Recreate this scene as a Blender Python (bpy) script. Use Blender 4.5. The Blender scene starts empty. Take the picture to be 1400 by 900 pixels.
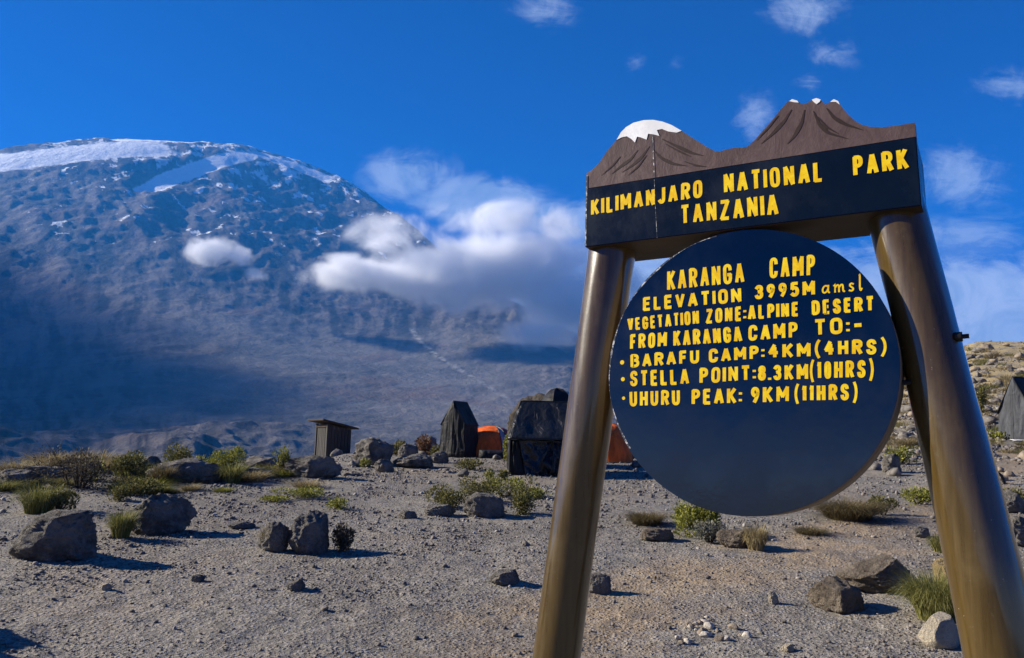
import bpy, bmesh, math, random
import numpy as np
from mathutils import Matrix, Vector
random.seed(7); RNG = np.random.default_rng(7)
SC = bpy.context.scene; COL = SC.collection
R = math.radians

# ------------------------------------------------------------------ camera
F = 1100.0                      # focal length in pixels of a 1400 px wide frame
EYE = np.array([0.0, 0.0, 1.6])
dn = np.array([-0.0225, math.cos(R(8.5)), -math.sin(R(8.5))]); dn /= np.linalg.norm(dn)
ZW = -dn; YW = np.array([0, 0, 1.0]); YW = YW - ZW * (YW @ ZW); YW /= np.linalg.norm(YW); XW = np.cross(YW, ZW)
M = np.stack([XW, YW, ZW])      # camera (x right, y down, z forward) -> world
cam = bpy.data.cameras.new("camera"); cam.sensor_width = 36; cam.lens = 36 * F / 1400
cam.clip_start = 0.05; cam.clip_end = 60000
co = bpy.data.objects.new("camera", cam); COL.objects.link(co); SC.camera = co
cm = np.stack([M @ [1, 0, 0], M @ [0, -1, 0], M @ [0, 0, -1]], 1)
mw = Matrix([list(cm[i]) + [EYE[i]] for i in range(3)] + [[0, 0, 0, 1]]); co.matrix_world = mw

def ray(X, Y):
    d = M @ np.array([(X - 700) / F, (Y - 450) / F, 1.0]); return d / np.hypot(d[0], d[1])   # unit horizontal length

# ------------------------------------------------------------------ render / light
SC.render.engine = 'CYCLES'
SC.view_settings.view_transform = 'Standard'; SC.view_settings.look = 'None'
SC.view_settings.gamma = 1; SC.view_settings.use_curve_mapping = False
SC.view_settings.exposure = 1.25
try:
    SC.cycles.use_denoising = True; SC.cycles.denoiser = 'OPENIMAGEDENOISE'
except Exception: pass
SC.cycles.max_bounces = 12; SC.cycles.volume_bounces = 10; SC.cycles.transparent_max_bounces = 24
SC.cycles.volume_step_rate = 1.0; SC.cycles.volume_max_steps = 2048
SC.cycles.sample_clamp_indirect = 4
SUN_EL, SUN_AZ = R(26), R(-80)                # azimuth from +Y towards +X : sun on the left, a touch ahead
sv = Vector((math.sin(SUN_AZ) * math.cos(SUN_EL), math.cos(SUN_AZ) * math.cos(SUN_EL), math.sin(SUN_EL)))
sl = bpy.data.lights.new("sun", 'SUN'); sl.energy = 5.0; sl.angle = R(0.53); sl.color = (1, .91, .76)
so = bpy.data.objects.new("sun", sl); COL.objects.link(so); so.rotation_euler = sv.to_track_quat('Z', 'Y').to_euler()

class NT:
    """small node-tree writer"""
    def __init__(s, tree): s.t = tree; tree.nodes.clear()
    def n(s, typ, ins=None, **kw):
        nd = s.t.nodes.new(typ)
        for k, v in kw.items(): setattr(nd, k, v)
        for k, v in (ins or {}).items(): s.set(nd.inputs[k], v)
        return nd
    def set(s, sock, v):
        if isinstance(v, bpy.types.NodeSocket): s.t.links.new(v, sock)
        elif isinstance(v, bpy.types.Node): s.t.links.new(v.outputs[0], sock)
        elif hasattr(v, '__len__') and sock.type == 'RGBA' and len(v) == 3: sock.default_value = (*v, 1)
        else: sock.default_value = v
    def m(s, op, a, b=0.0, c=0.0, clamp=False):
        nd = s.n('ShaderNodeMath', {0: a, 1: b, 2: c}, operation=op); nd.use_clamp = clamp; return nd.outputs[0]
    def vm(s, op, a, b=(0, 0, 0)):
        nd = s.n('ShaderNodeVectorMath', operation=op); s.set(nd.inputs[0], a)
        if op == 'SCALE': s.set(nd.inputs['Scale'], b)
        else: s.set(nd.inputs[1], b)
        return nd.outputs['Value'] if op in ('LENGTH', 'DOT_PRODUCT', 'DISTANCE') else nd.outputs['Vector']
    def rng(s, x, a, b, c=0.0, d=1.0, smooth=True):
        nd = s.n('ShaderNodeMapRange', {0: x, 1: a, 2: b, 3: c, 4: d}); nd.interpolation_type = 'SMOOTHSTEP' if smooth else 'LINEAR'
        return nd.outputs[0]
    def noise(s, vec, scale, detail=4, rough=.55, dist=0.0):
        nd = s.n('ShaderNodeTexNoise', {'Scale': scale, 'Detail': detail, 'Roughness': rough, 'Distortion': dist})
        if vec is not None: s.set(nd.inputs['Vector'], vec)
        return nd.outputs[0]
    def mix(s, f, a, b, mode='MIX'):
        nd = s.t.nodes.new('ShaderNodeMix'); nd.data_type = 'RGBA'; nd.blend_type = mode
        s.set(nd.inputs[0], f); s.set(nd.inputs[6], a); s.set(nd.inputs[7], b); return nd.outputs[2]
    def ramp(s, x, stops):
        nd = s.n('ShaderNodeValToRGB', {0: x}); e = nd.color_ramp.elements
        while len(e) < len(stops): e.new(.5)
        for k, (p, c) in enumerate(stops): e[k].position = p; e[k].color = (*c, 1)
        return nd.outputs[0]

world = bpy.data.worlds.new("World"); SC.world = world; world.use_nodes = True
w = NT(world.node_tree)
sky = w.n('ShaderNodeTexSky', sky_type='NISHITA'); sky.sun_disc = False; sky.sun_elevation = SUN_EL; sky.sun_rotation = SUN_AZ
sky.altitude = 4000; sky.air_density = 0.9; sky.dust_density = 0.15; sky.ozone_density = 4.0
hs = w.n('ShaderNodeHueSaturation', {'Hue': 0.522, 'Saturation': 1.75, 'Value': 1.0, 'Color': sky.outputs[0]})
skycol = hs.outputs[0]
D = w.n('ShaderNodeTexCoord').outputs['Generated']
sep = w.n('ShaderNodeSeparateXYZ', {0: D}); dy = w.m('MAXIMUM', sep.outputs[1], .05)
ga = w.m('DIVIDE', sep.outputs[0], dy); gb = w.m('DIVIDE', sep.outputs[2], dy)
G = w.n('ShaderNodeCombineXYZ', {0: ga, 1: gb}).outputs[0]
front = w.rng(sep.outputs[1], .1, .3)
n1 = w.noise(G, 11, 12, .68, 1.3); n2 = w.noise(w.n('ShaderNodeMapping', {'Vector': G, 'Rotation': (0, 0, -.55), 'Scale': (1.0, 2.6, 1)}).outputs[0], 9.5, 12, .68, 1.4)
tot = None
WISPS = [(745, 15, 75, 50, .55), (1105, 15, 95, 60, .65), (1135, 70, 60, 45, .5), (1035, 160, 50, 60, .55), (1110, 115, 40, 30, .4), (1385, 115, 90, 55, .6),
         (868, 84, 26, 30, .45), (926, 84, 18, 22, .35), (560, 240, 110, 60, .75), (660, 275, 150, 55, 1.0), (770, 300, 120, 50, .9), (1310, 245, 110, 75, .7), (1300, 315, 200, 55, .6),
         (930, 330, 260, 50, .7)]
for X, Y, rx, ry, st in WISPS:
    d = ray(X, Y); d = d / d[1]
    v = w.vm('MULTIPLY', w.vm('SUBTRACT', G, (d[0], d[2], 0)), (F / rx, F / ry, 0))
    k = w.m('MULTIPLY', w.rng(w.vm('LENGTH', v), 0.0, 1.25, 1.0, 0.0), st)
    tot = k if tot is None else w.m('MAXIMUM', tot, k)
nn = w.m('ADD', w.m('MULTIPLY', n1, .5), w.m('MULTIPLY', n2, .5))
wisp = w.m('MULTIPLY', w.rng(w.m('SUBTRACT', w.m('ADD', nn, w.m('MULTIPLY', tot, .5)), .60), 0.0, .27), w.m('MINIMUM', w.m('MULTIPLY', tot, 1.5), 1.0))
b0 = (ray(1000, 335) / ray(1000, 335)[1])[2]; b1 = (ray(1000, 372) / ray(1000, 372)[1])[2]
x0 = (ray(470, 380) / ray(470, 380)[1])[0]
edge = w.m('ADD', gb, w.m('MULTIPLY', w.m('SUBTRACT', nn, .5), .16))
bank = w.m('MULTIPLY', w.rng(edge, b1, b0 + .012, .86, 0.0), w.rng(ga, x0, x0 + .12))
cover = w.m('MULTIPLY', w.m('MINIMUM', w.m('ADD', w.m('MULTIPLY', wisp, .62), bank), .9), front)
cloudcol = w.mix(w.rng(n1, .35, .65), (3.4, 4.3, 5.8), (5.4, 6.1, 7.4))
el = sep.outputs[2]; nb = w.noise(D, 3.2, 8, .6, .6)
backb = w.m('MULTIPLY', w.rng(w.m('ADD', el, w.m('MULTIPLY', w.m('SUBTRACT', nb, .5), .22)), .17, .03, 0.0, .85), w.rng(sep.outputs[1], -.02, -.25, 0.0, 1.0))  # clouds added behind the viewer to give the round board a pale reflection
cover = w.m('MAXIMUM', cover, backb)
final = w.mix(cover, skycol, cloudcol)
bg = w.n('ShaderNodeBackground', {'Color': final, 'Strength': 0.05})
w.n('ShaderNodeOutputWorld', {'Surface': bg.outputs[0]})

# ------------------------------------------------------------------ numpy noise
def _h(ix, iy, iz, seed):
    h = (ix.astype(np.uint32) * np.uint32(374761393) + iy.astype(np.uint32) * np.uint32(668265263) + iz.astype(np.uint32) * np.uint32(2147483647 & 974711) + np.uint32(seed * 1013904223 & 0xffffffff))
    h = (h ^ (h >> np.uint32(13))) * np.uint32(1274126177); h = (h ^ (h >> np.uint32(16))) * np.uint32(2246822519)
    return h ^ (h >> np.uint32(13))
def noise3(x, y, z=None, seed=0):
    x = np.asarray(x, float); y = np.asarray(y, float); z = np.zeros_like(x) if z is None else np.asarray(z, float)
    ix, iy, iz = np.floor(x).astype(np.int64), np.floor(y).astype(np.int64), np.floor(z).astype(np.int64)
    fx, fy, fz = x - ix, y - iy, z - iz
    s = lambda t: t * t * t * (t * (t * 6 - 15) + 10)
    ux, uy, uz = s(fx), s(fy), s(fz); out = 0
    flat = not np.any(z)
    for c in range(4 if flat else 8):
        a, b, d = c & 1, (c >> 1) & 1, (c >> 2) & 1
        h = _h(ix + a, iy + b, iz + d, seed)
        gx = ((h & np.uint32(1023)).astype(float) / 511.5 - 1); gy = (((h >> np.uint32(10)) & np.uint32(1023)).astype(float) / 511.5 - 1); gz = (((h >> np.uint32(20)) & np.uint32(1023)).astype(float) / 511.5 - 1)
        v = gx * (fx - a) + gy * (fy - b) + gz * (fz - d)
        out = out + v * (ux if a else 1 - ux) * (uy if b else 1 - uy) * ((uz if d else 1 - uz) if not flat else 1)
    return out
def fbm(x, y, z=None, o=4, g=.5, l=2.03, seed=0, ridged=False):
    t = 0; a = 1
    for k in range(o):
        n = noise3(x, y, z, seed + k * 17)
        t = t + a * ((.5 - 2 * np.abs(n)) if ridged else n)
        x = x * l; y = y * l; z = None if z is None else z * l; a *= g
    return t

# ------------------------------------------------------------------ terrain height
XA0 = np.array([-900, -350, -60, 60, 150, 300, 380, 455, 560, 640, 700, 790, 870, 1000, 1240, 1330, 1420, 1700])
def tab(s): return np.array(s, float)
SIL0 = tab([615, 470, 206, 194, 189, 200, 220, 246, 322, 382, 420, 464, 505, 560, 600, 610, 615, 615])
XA = np.linspace(-900, 1700, 209); SIL = np.interp(XA, XA0, SIL0)
def gsm(v, n):
    k = np.exp(-np.linspace(-2, 2, 2 * n + 1) ** 2); return np.convolve(np.pad(v, n, mode='edge'), k / k.sum(), 'valid')
SIL = gsm(SIL, 4)
def zpx(X, Y, r): return np.array([EYE[2] + c * ray(a, b)[2] for a, b, c in zip(X, Y, r)])
RK, ZK = [], []
def knot(r, z): RK.append(r); ZK.append(np.array(z, float) if np.ndim(z) else np.full(len(XA), float(z)))
for r_, z_ in ((.5, 0), (3, .02), (6, .19), (9, .39), (12, .585), (16, .83)): knot(r_, z_)
cols = lambda L, C, R1, R2: np.interp(XA, [395, 450, 860, 980, 1240, 1330], [L, C, C, (C + R1) / 2, R1, R2])
knot(18.5, cols(.98, 1.0, 1.02, 1.05)); knot(22, cols(.62, 1.2, 1.32, 1.36)); knot(27, cols(-1, 1.31, 1.75, 1.82)); knot(36, cols(-4, 1.25, 2.6, 2.9))
knot(60, cols(-12, -.5, 5.2, 6.4)); knot(100, cols(-26, -8, 9, 13.0)); knot(140, cols(-40, -18, 12.8, 19.0)); knot(175, cols(-55, -28, 13.2, 22.0)); knot(250, cols(-80, -40, 6, 15))
knot(480, np.interp(XA, [450, 860, 1240], [-120, -70, -60]))
PR = [(1000, 640), (1500, 578), (2200, 500), (2800, 442), (3100, 408), (3600, 345), (4300, 278), (5000, 220)]
rtop = np.interp(XA, [450, 560, 640, 700, 790, 900], [5000, 4300, 3500, 3100, 2700, 2500]); rtop = gsm(rtop, 10)
left = np.interp(XA, [-60, 60, 230], [1, .8, 0])       # the valley reaches deeper on the left
for r_, y_ in PR:
    Y = 640 - (640 - y_) * (640 - SIL) / (640 - 220)
    lo = left * np.interp(y_, [300, 442, 578, 640], [0, 30, 12, 0])
    rr = r_ * rtop / 5000 if r_ > 1000 else np.full(len(XA), r_)
    rr = 1000 + (r_ - 1000) * (rtop - 1000) / 4000
    knot(r_, zpx(XA, Y + lo, rr))
knot(5400, ZK[-1] - 20); knot(6500, ZK[-2] - 320)
RK = np.array(RK); ZK = np.array(ZK)
_k = np.exp(-np.linspace(-2, 2, 9) ** 2); _k /= _k.sum(); _p = np.pad(ZK, ((0, 0), (4, 4)), mode='edge'); ZK = np.stack([np.convolve(q, _k, 'valid') for q in _p])
def warp_r(X, r):             # true radius -> table radius (far mountain is nearer on its right flank)
    rt = np.interp(X, XA, rtop)
    return np.where(r > 1000, 1000 + (r - 1000) * 4000 / (rt - 1000), r)
def pch(xk, yk):              # monotone slopes
    h = np.diff(xk)[:, None]; d = np.diff(yk, axis=0) / h; m = np.zeros_like(yk)
    a, b = d[:-1], d[1:]; ok = a * b > 0
    w1, w2 = 2 * h[1:] + h[:-1], h[1:] + 2 * h[:-1]
    m[1:-1] = np.where(ok, (w1 + w2) / (w1 / np.where(ok, a, 1) + w2 / np.where(ok, b, 1)), 0)
    m[0] = d[0]; m[-1] = d[-1]; return m
LK = np.log(RK); MK = pch(LK, ZK)
def base(x, y):
    r = np.hypot(x, y) + 1e-6; az = np.arctan2(x, y)
    X = 700 + F * np.tan(np.clip(az, -1.1, 1.1)) * 1.0
    lr = np.log(np.clip(warp_r(X, r), .5, 6499)); k = np.clip(np.searchsorted(LK, lr) - 1, 0, len(LK) - 2)
    h = LK[k + 1] - LK[k]; t = (lr - LK[k]) / h
    j = np.clip(np.searchsorted(XA, X) - 1, 0, len(XA) - 2); f = np.clip((X - XA[j]) / (XA[j + 1] - XA[j]), 0, 1); 
    def her(jj):
        return ((2 * t**3 - 3 * t**2 + 1) * ZK[k, jj] + (t**3 - 2 * t**2 + t) * h * MK[k, jj] + (-2 * t**3 + 3 * t**2) * ZK[k + 1, jj] + (t**3 - t**2) * h * MK[k + 1, jj])
    z = her(j) * (1 - f) + her(j + 1) * f
    back = np.clip((np.abs(az) - 1.15) / .5, 0, 1); nearz = np.interp(np.minimum(r, 20), [.5, 3, 20], [0, .02, .3])
    z = z * (1 - back) + nearz * back * (az > 0) + (nearz + np.clip(r - 20, 0, 240) * .055) * back * (az <= 0)  # unseen ground behind left raised to darken the round board's reflection
    return z
def detail_near(x, y, r):
    a = np.clip((r - 1) / 3, 0, 1)
    z = .045 * fbm(x * .8, y * .8, o=3, seed=3) + .022 * fbm(x * 3.1, y * 3.1, o=3, seed=5) + 0.010 * np.maximum(fbm(x * 9, y * 9, o=3, g=.6, seed=8), -.12)
    rough = np.clip((r - 30) / 60, 0, 1)
    z = z + rough * (1.1 * fbm(x / 22, y / 22, o=4, seed=11) + .45 * np.maximum(0, fbm(x / 3.0, y / 3.0, o=3, seed=12)))
    return z * a
def detail_far(x, y, r):
    a = np.clip((r - 150) / 700, 0, 1); hi = np.clip((r - 2500) / 1300, 0, 1)
    az = np.arctan2(x, y); q = az * 3000
    wx = 120 * fbm(x / 600, y / 600, o=2, seed=40)
    gul = fbm((q + wx) / 260, r / 900, o=5, seed=21, ridged=True)      # gullies running down the slope
    top = np.clip(1 - (r - 4200) / 900, .35, 1)
    z = gul * (26 * hi * hi * top)
    z = z + fbm(x / 420, y / 420, o=6, g=.52, seed=22, ridged=True) * (10 + 17 * hi * top)
    z = z + fbm(x / 60, y / 60, o=3, seed=24) * (3 + 9 * hi)
    rk = np.clip((az - .02) / .12, 0, 1) * np.clip((r - 1500) / 500, 0, 1) * (1 - hi)    # rocky right shoulder
    z = z + rk * fbm(x / 130, y / 130, o=5, g=.6, seed=25, ridged=True) * 26
    low = np.exp(-((r - 1050) / 450) ** 2) * np.clip((-.08 - az) / .2, 0, 1)            # dark spurs in the valley
    z = z + low * fbm(x / 330, y / 420, o=5, seed=27, ridged=True) * 34
    edge = np.clip((6300 - r) / 1500, 0, 1)
    return z * a * np.clip(edge + .25, 0, 1)
def H(x, y):
    x = np.asarray(x, float); y = np.asarray(y, float); r = np.hypot(x, y)
    return base(x, y) + detail_near(x, y, np.minimum(r, 400)) + np.where(r > 150, detail_far(x, y, r), 0)
def H1(x, y): return float(H(np.array([x]), np.array([y]))[0])
_RR = np.exp(np.linspace(math.log(2.5), math.log(240), 2600))
def hit(X, Y):                 # where the ray through a photo pixel meets the ground
    d = ray(X, Y); x, y = d[0] * _RR, d[1] * _RR
    g = H(x, y) - (EYE[2] + d[2] * _RR); k = int(np.argmax(g > 0))
    if not g[k] > 0: k = int(np.argmax(g))
    return np.array([x[k], y[k], H1(x[k], y[k])]), _RR[k]

# ------------------------------------------------------------------ materials
def mat(name, build):
    m = bpy.data.materials.new(name); m.use_nodes = True; t = NT(m.node_tree); t.mat = m
    b = t.n('ShaderNodeBsdfPrincipled'); out = t.n('ShaderNodeOutputMaterial', {'Surface': b.outputs[0]})
    build(t, b, out); return m
def obj3(t): return t.n('ShaderNodeTexCoord').outputs['Object']
def bump(t, b, h, dist, strength=1.0):
    t.set(b.inputs['Normal'], t.n('ShaderNodeBump', {'Height': h, 'Distance': dist, 'Strength': strength}).outputs[0])
def attr(t, name): return t.n('ShaderNodeAttribute', attribute_name=name)

def _ground(t, b, o):
    p = t.n('ShaderNodeNewGeometry').outputs['Position']
    big = t.noise(p, .35, 5, .6); fine = t.noise(p, 22, 6, .7); mid = t.noise(p, 3.2, 5, .62)
    vor = t.n('ShaderNodeTexVoronoi', {'Vector': p, 'Scale': 26, 'Randomness': 1}); vor2 = t.n('ShaderNodeTexVoronoi', {'Vector': p, 'Scale': 62})
    grey = t.mix(t.rng(fine, .3, .72), (.112, .103, .089), (.335, .312, .270))
    tan = t.mix(t.rng(fine, .3, .72), (.20, .152, .10), (.40, .318, .215))
    path = attr(t, 'path').outputs['Fac']
    f = t.m('ADD', t.m('MULTIPLY', path, 1.0), t.m('MULTIPLY', t.rng(big, .5, .7), .45), clamp=True)
    c = t.mix(f, grey, tan); c = t.mix(t.m('MULTIPLY', t.rng(t.noise(p, .23, 6, .65, .4), .46, .62), .5), c, (.115, .10, .085)); c = t.mix(1.0, c, (.95, .925, .90), 'MULTIPLY')
    c = t.mix(t.m('MULTIPLY', t.rng(vor.outputs['Color'], .55, .95), .5), c, (.33, .315, .30))
    c = t.mix(t.m('MULTIPLY', t.rng(mid, .52, .7), .45), c, (.085, .078, .074))
    dry = attr(t, 'dry').outputs['Fac']
    c = t.mix(t.m('MULTIPLY', dry, t.rng(t.noise(p, .7, 7, .7), .38, .52)), c, (.36, .285, .15))
    t.set(b.inputs['Base Color'], c); b.inputs['Roughness'].default_value = .92; b.inputs['Specular IOR Level'].default_value = .2
    h = t.m('ADD', t.m('MULTIPLY', fine, .6), t.m('MULTIPLY', t.m('ADD', t.rng(vor.outputs['Distance'], .0, .55, 1, 0), t.m('MULTIPLY', t.rng(vor2.outputs['Distance'], 0, .5, 1, 0), .5)), .8))
    bump(t, b, h, .022, .8)
M_GROUND = mat("gravel_ground", _ground)
def _mtn(t, b, o):
    p = t.n('ShaderNodeNewGeometry').outputs['Position']
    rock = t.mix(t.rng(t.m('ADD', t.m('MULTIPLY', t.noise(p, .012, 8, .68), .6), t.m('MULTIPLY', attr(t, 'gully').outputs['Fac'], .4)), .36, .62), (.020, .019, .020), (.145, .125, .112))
    lit_scree = t.mix(t.rng(t.noise(p, .006, 7, .62), .35, .65), (.10, .096, .094), (.165, .155, .147))
    c = t.mix(attr(t, 'lit_scree').outputs['Fac'], rock, lit_scree)  # mask also paints the lower-left valley shade as dark rock
    c = t.mix(t.m('MULTIPLY', t.rng(t.noise(p, .0035, 6, .6), .55, .68), .5), c, (.16, .105, .08))
    c = t.mix(t.m('MULTIPLY', attr(t, 'stream').outputs['Fac'], t.rng(t.noise(p, .03, 5, .7), .42, .58)), c, (.25, .245, .24))
    s = attr(t, 'snow').outputs['Fac']
    s = t.rng(t.m('ADD', s, t.m('MULTIPLY', t.m('SUBTRACT', t.noise(p, .03, 7, .7), .5), .5)), .42, .62)
    c = t.mix(s, c, (.90, .92, .95))
    t.set(b.inputs['Base Color'], c); b.inputs['Roughness'].default_value = .95; b.inputs['Specular IOR Level'].default_value = .1
    bump(t, b, t.noise(p, .02, 8, .7), 22, .9)
M_MTN = mat("volcano_rock_and_snow", _mtn)
def _rock(dark, light, lich=.35, bd=.09):
    def f(t, b, o):
        p = obj3(t)
        c = t.mix(t.rng(t.noise(p, 3.2, 8, .68), .32, .68), dark, light)
        c = t.mix(t.m('MULTIPLY', t.rng(t.noise(p, 9, 5, .7), .55, .68), lich), c, tuple(min(.6, 1.55 * v) for v in light))
        c = t.mix(t.m('MULTIPLY', t.rng(t.noise(p, 16, 4, .7), .58, .68), .6), c, tuple(.5 * v for v in dark))
        t.set(b.inputs['Base Color'], c); b.inputs['Roughness'].default_value = .9; b.inputs['Specular IOR Level'].default_value = .25
        bump(t, b, t.m('ADD', t.noise(p, 11, 9, .72), t.m('MULTIPLY', t.noise(p, 45, 4, .7), .35)), bd, 1.0)
    return f
M_ROCK = mat("grey_lava_rock", _rock((.075, .068, .061), (.28, .255, .225)))
M_ROCKB = mat("brown_lava_rock", _rock((.032, .026, .021), (.105, .088, .068)))
M_ROCKT = mat("tan_lava_rock", _rock((.10, .08, .062), (.25, .205, .155)))
M_ROCKP = mat("pale_cut_stone", _rock((.42, .36, .27), (.62, .54, .41), .2))
M_ROCKY = mat("ochre_stone", _rock((.26, .19, .09), (.42, .33, .17), .2))
M_STONE = mat("loose_lava_stone", _rock((.075, .068, .061), (.22, .20, .176), .35, .006)); M_STONET = mat("loose_tan_stone", _rock((.15, .12, .09), (.30, .25, .195), .35, .006)); M_STONEP = mat("loose_pale_stone", _rock((.40, .36, .30), (.60, .55, .46), .2, .006))
def _peb(t, b, o):
    g = t.n('ShaderNodeNewGeometry')
    c = t.ramp(g.outputs['Random Per Island'], [(0, (.07, .065, .062)), (.3, (.15, .138, .128)), (.6, (.21, .19, .172)), (.85, (.29, .265, .24)), (1, (.46, .44, .41))])
    c = t.mix(t.m('MULTIPLY', t.rng(t.noise(g.outputs['Position'], .5, 3), .45, .65), .4), c, (.25, .195, .155))
    c = t.mix(t.m('MULTIPLY', t.noise(g.outputs['Position'], 60, 3, .7), .5), c, (.08, .075, .07))
    t.set(b.inputs['Base Color'], c); b.inputs['Roughness'].default_value = .9; b.inputs['Specular IOR Level'].default_value = .2
M_PEB = mat("gravel_stones", _peb)
def _leaf(a, bcol, ccol):
    def f(t, b, o):
        g = t.n('ShaderNodeNewGeometry'); oi = t.n('ShaderNodeObjectInfo')
        c = t.ramp(g.outputs['Random Per Island'], [(0, a), (.5, bcol), (1, ccol)])
        c = t.mix(t.m('MULTIPLY', oi.outputs['Random'], .35), c, bcol)
        t.set(b.inputs['Base Color'], c); b.inputs['Roughness'].default_value = .7; b.inputs['Specular IOR Level'].default_value = .2
        tr = t.n('ShaderNodeBsdfTranslucent', {'Color': c}); mx = t.n('ShaderNodeMixShader', {0: .25, 1: b.outputs[0], 2: tr.outputs[0]})
        t.set(o.inputs['Surface'], mx.outputs[0])
    return f
M_STRAW = mat("dry_tussock_straw", _leaf((.15, .115, .055), (.34, .27, .13), (.50, .43, .26)))
M_BROWN = mat("brown_tussock", _leaf((.07, .055, .03), (.16, .125, .055), (.27, .215, .10)))
M_TGRN = mat("green_tussock", _leaf((.07, .08, .02), (.20, .20, .05), (.40, .36, .14)))
M_LIME = mat("yellow_green_leaves", _leaf((.08, .09, .015), (.22, .23, .035), (.36, .34, .08)))
M_OLIV = mat("olive_leaves", _leaf((.045, .05, .016), (.135, .13, .036), (.26, .23, .08)))
M_DRYB = mat("grey_brown_twigs", _leaf((.04, .033, .025), (.095, .08, .058), (.17, .145, .105)))
M_GREYB = mat("silvery_leaves", _leaf((.09, .092, .07), (.18, .18, .14), (.29, .28, .23)))
M_RUST = mat("rusty_leaves", _leaf((.06, .028, .014), (.16, .075, .035), (.25, .14, .06)))
M_STEM = mat("woody_stem", lambda t, b, o: (t.set(b.inputs['Base Color'], (.07, .05, .035)), t.set(b.inputs['Roughness'], .9)))

# ------------------------------------------------------------------ mesh helpers
def mesh_np(name, V, faces, nper=None):
    me = bpy.data.meshes.new(name); V = np.asarray(V, np.float32)
    if nper is None:
        me.from_pydata([tuple(v) for v in V.tolist()], [], [tuple(f) for f in faces]); me.update(); return me
    faces = np.asarray(faces, np.int32); nf = len(faces)
    me.vertices.add(len(V)); me.vertices.foreach_set('co', V.ravel())
    me.loops.add(nf * nper); me.loops.foreach_set('vertex_index', faces.ravel())
    me.polygons.add(nf); me.polygons.foreach_set('loop_start', np.arange(0, nf * nper, nper, dtype=np.int32))
    try: me.polygons.foreach_set('loop_total', np.full(nf, nper, np.int32))
    except Exception: pass
    me.update(calc_edges=True); return me
def smooth(me, on=True): me.polygons.foreach_set('use_smooth', np.full(len(me.polygons), on)); me.update()
def link(name, me, m, parent=None, loc=None):
    o = bpy.data.objects.new(name, me); COL.objects.link(o)
    if m is not None and me is not None and len(me.materials) == 0: me.materials.append(m)
    if parent is not None: o.parent = parent
    if loc is not None: o.location = loc
    return o
def tag(o, label, cat, group=None):
    o['label'] = label; o['category'] = cat
    if group: o['group'] = group
    return o
def thing(name, label, cat, loc, rz=0.0, group=None):
    o = bpy.data.objects.new(name, None); COL.objects.link(o); o.location = loc; o.rotation_euler = (0, 0, rz); o.empty_display_size = .2
    return tag(o, label, cat, group)
def kind(o, k): o['kind'] = k; return o
def set_attr(me, name, val):
    a = me.attributes.new(name, 'FLOAT', 'POINT'); a.data.foreach_set('value', np.asarray(val, np.float32))
def bm_mesh(bm, name): me = bpy.data.meshes.new(name); bm.to_mesh(me); bm.free(); return me

# ------------------------------------------------------------------ terrain meshes
az_f = np.arctan(np.linspace(-.70, .70, 640)); az_c = np.linspace(az_f[-1], 2 * math.pi + az_f[0], 70)[1:-1]
AZ = np.concatenate([az_f, az_c])
def polar(azs, rs, closed):
    A, RR = np.meshgrid(azs, rs); x = (RR * np.sin(A)).ravel(); y = (RR * np.cos(A)).ravel()
    nr, na = A.shape; i = np.arange(nr - 1)[:, None]; j = np.arange(na if closed else na - 1)[None, :]; j2 = (j + 1) % na
    f = np.stack(np.broadcast_arrays(i * na + j, i * na + j2, (i + 1) * na + j2, (i + 1) * na + j), -1).reshape(-1, 4)[:, ::-1]
    return x, y, f
def photo_px(x, y, z):
    c = (np.stack([x, y, z], 1) - EYE) @ M; return 700 + F * c[:, 0] / c[:, 2], 450 + F * c[:, 1] / c[:, 2]
r1 = np.concatenate([np.linspace(.02, 5, 36)[:-1], np.exp(np.linspace(math.log(5), math.log(45), 500))[:-1], np.exp(np.linspace(math.log(45), math.log(260), 210))])
x, y, f = polar(AZ, r1, True); z = H(x, y)
# close the hole under the viewer
V = np.stack([x, y, z], 1)
me = mesh_np("ground", V, f, 4); smooth(me)
def segd(px, py, pts):
    d = np.full(px.shape, 1e9)
    for (ax, ay), (bx, by) in zip(pts[:-1], pts[1:]):
        vx, vy = bx - ax, by - ay; t = np.clip(((px - ax) * vx + (py - ay) * vy) / (vx * vx + vy * vy + 1e-9), 0, 1)
        d = np.minimum(d, np.hypot(px - ax - t * vx, py - ay - t * vy))
    return d
pp = [tuple(hit(*q)[0][:2]) for q in ((700, 900), (830, 850), (930, 800), (1080, 755), (1230, 725), (1340, 660), (1400, 625))]
pd = segd(x, y, pp); pn = fbm(x * .9, y * .9, o=4, seed=60)
set_attr(me, 'path', np.clip(1.05 - pd / 1.0 + pn * 1.3, 0, 1) * (np.hypot(x, y) < 40))
rr_ = np.hypot(x, y)
set_attr(me, 'dry', np.clip((rr_ - 34) / 20, 0, 1) * np.clip((x / np.maximum(y, 1) - .25) / .2, 0, 1))
g = kind(link("ground", me, M_GROUND), 'structure')

azm = np.concatenate([np.linspace(-2.0, az_f[0], 90)[:-1], az_f[::1], np.linspace(az_f[-1], 1.15, 40)[1:]])
r2 = np.concatenate([np.exp(np.linspace(math.log(255), math.log(900), 90))[:-1], np.exp(np.linspace(math.log(900), math.log(6400), 520))])
x, y, f = polar(azm, r2, False)
rr_ = np.hypot(x, y); az = np.arctan2(x, y); PX = 700 + F * np.tan(np.clip(az, -1, 1))
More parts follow.
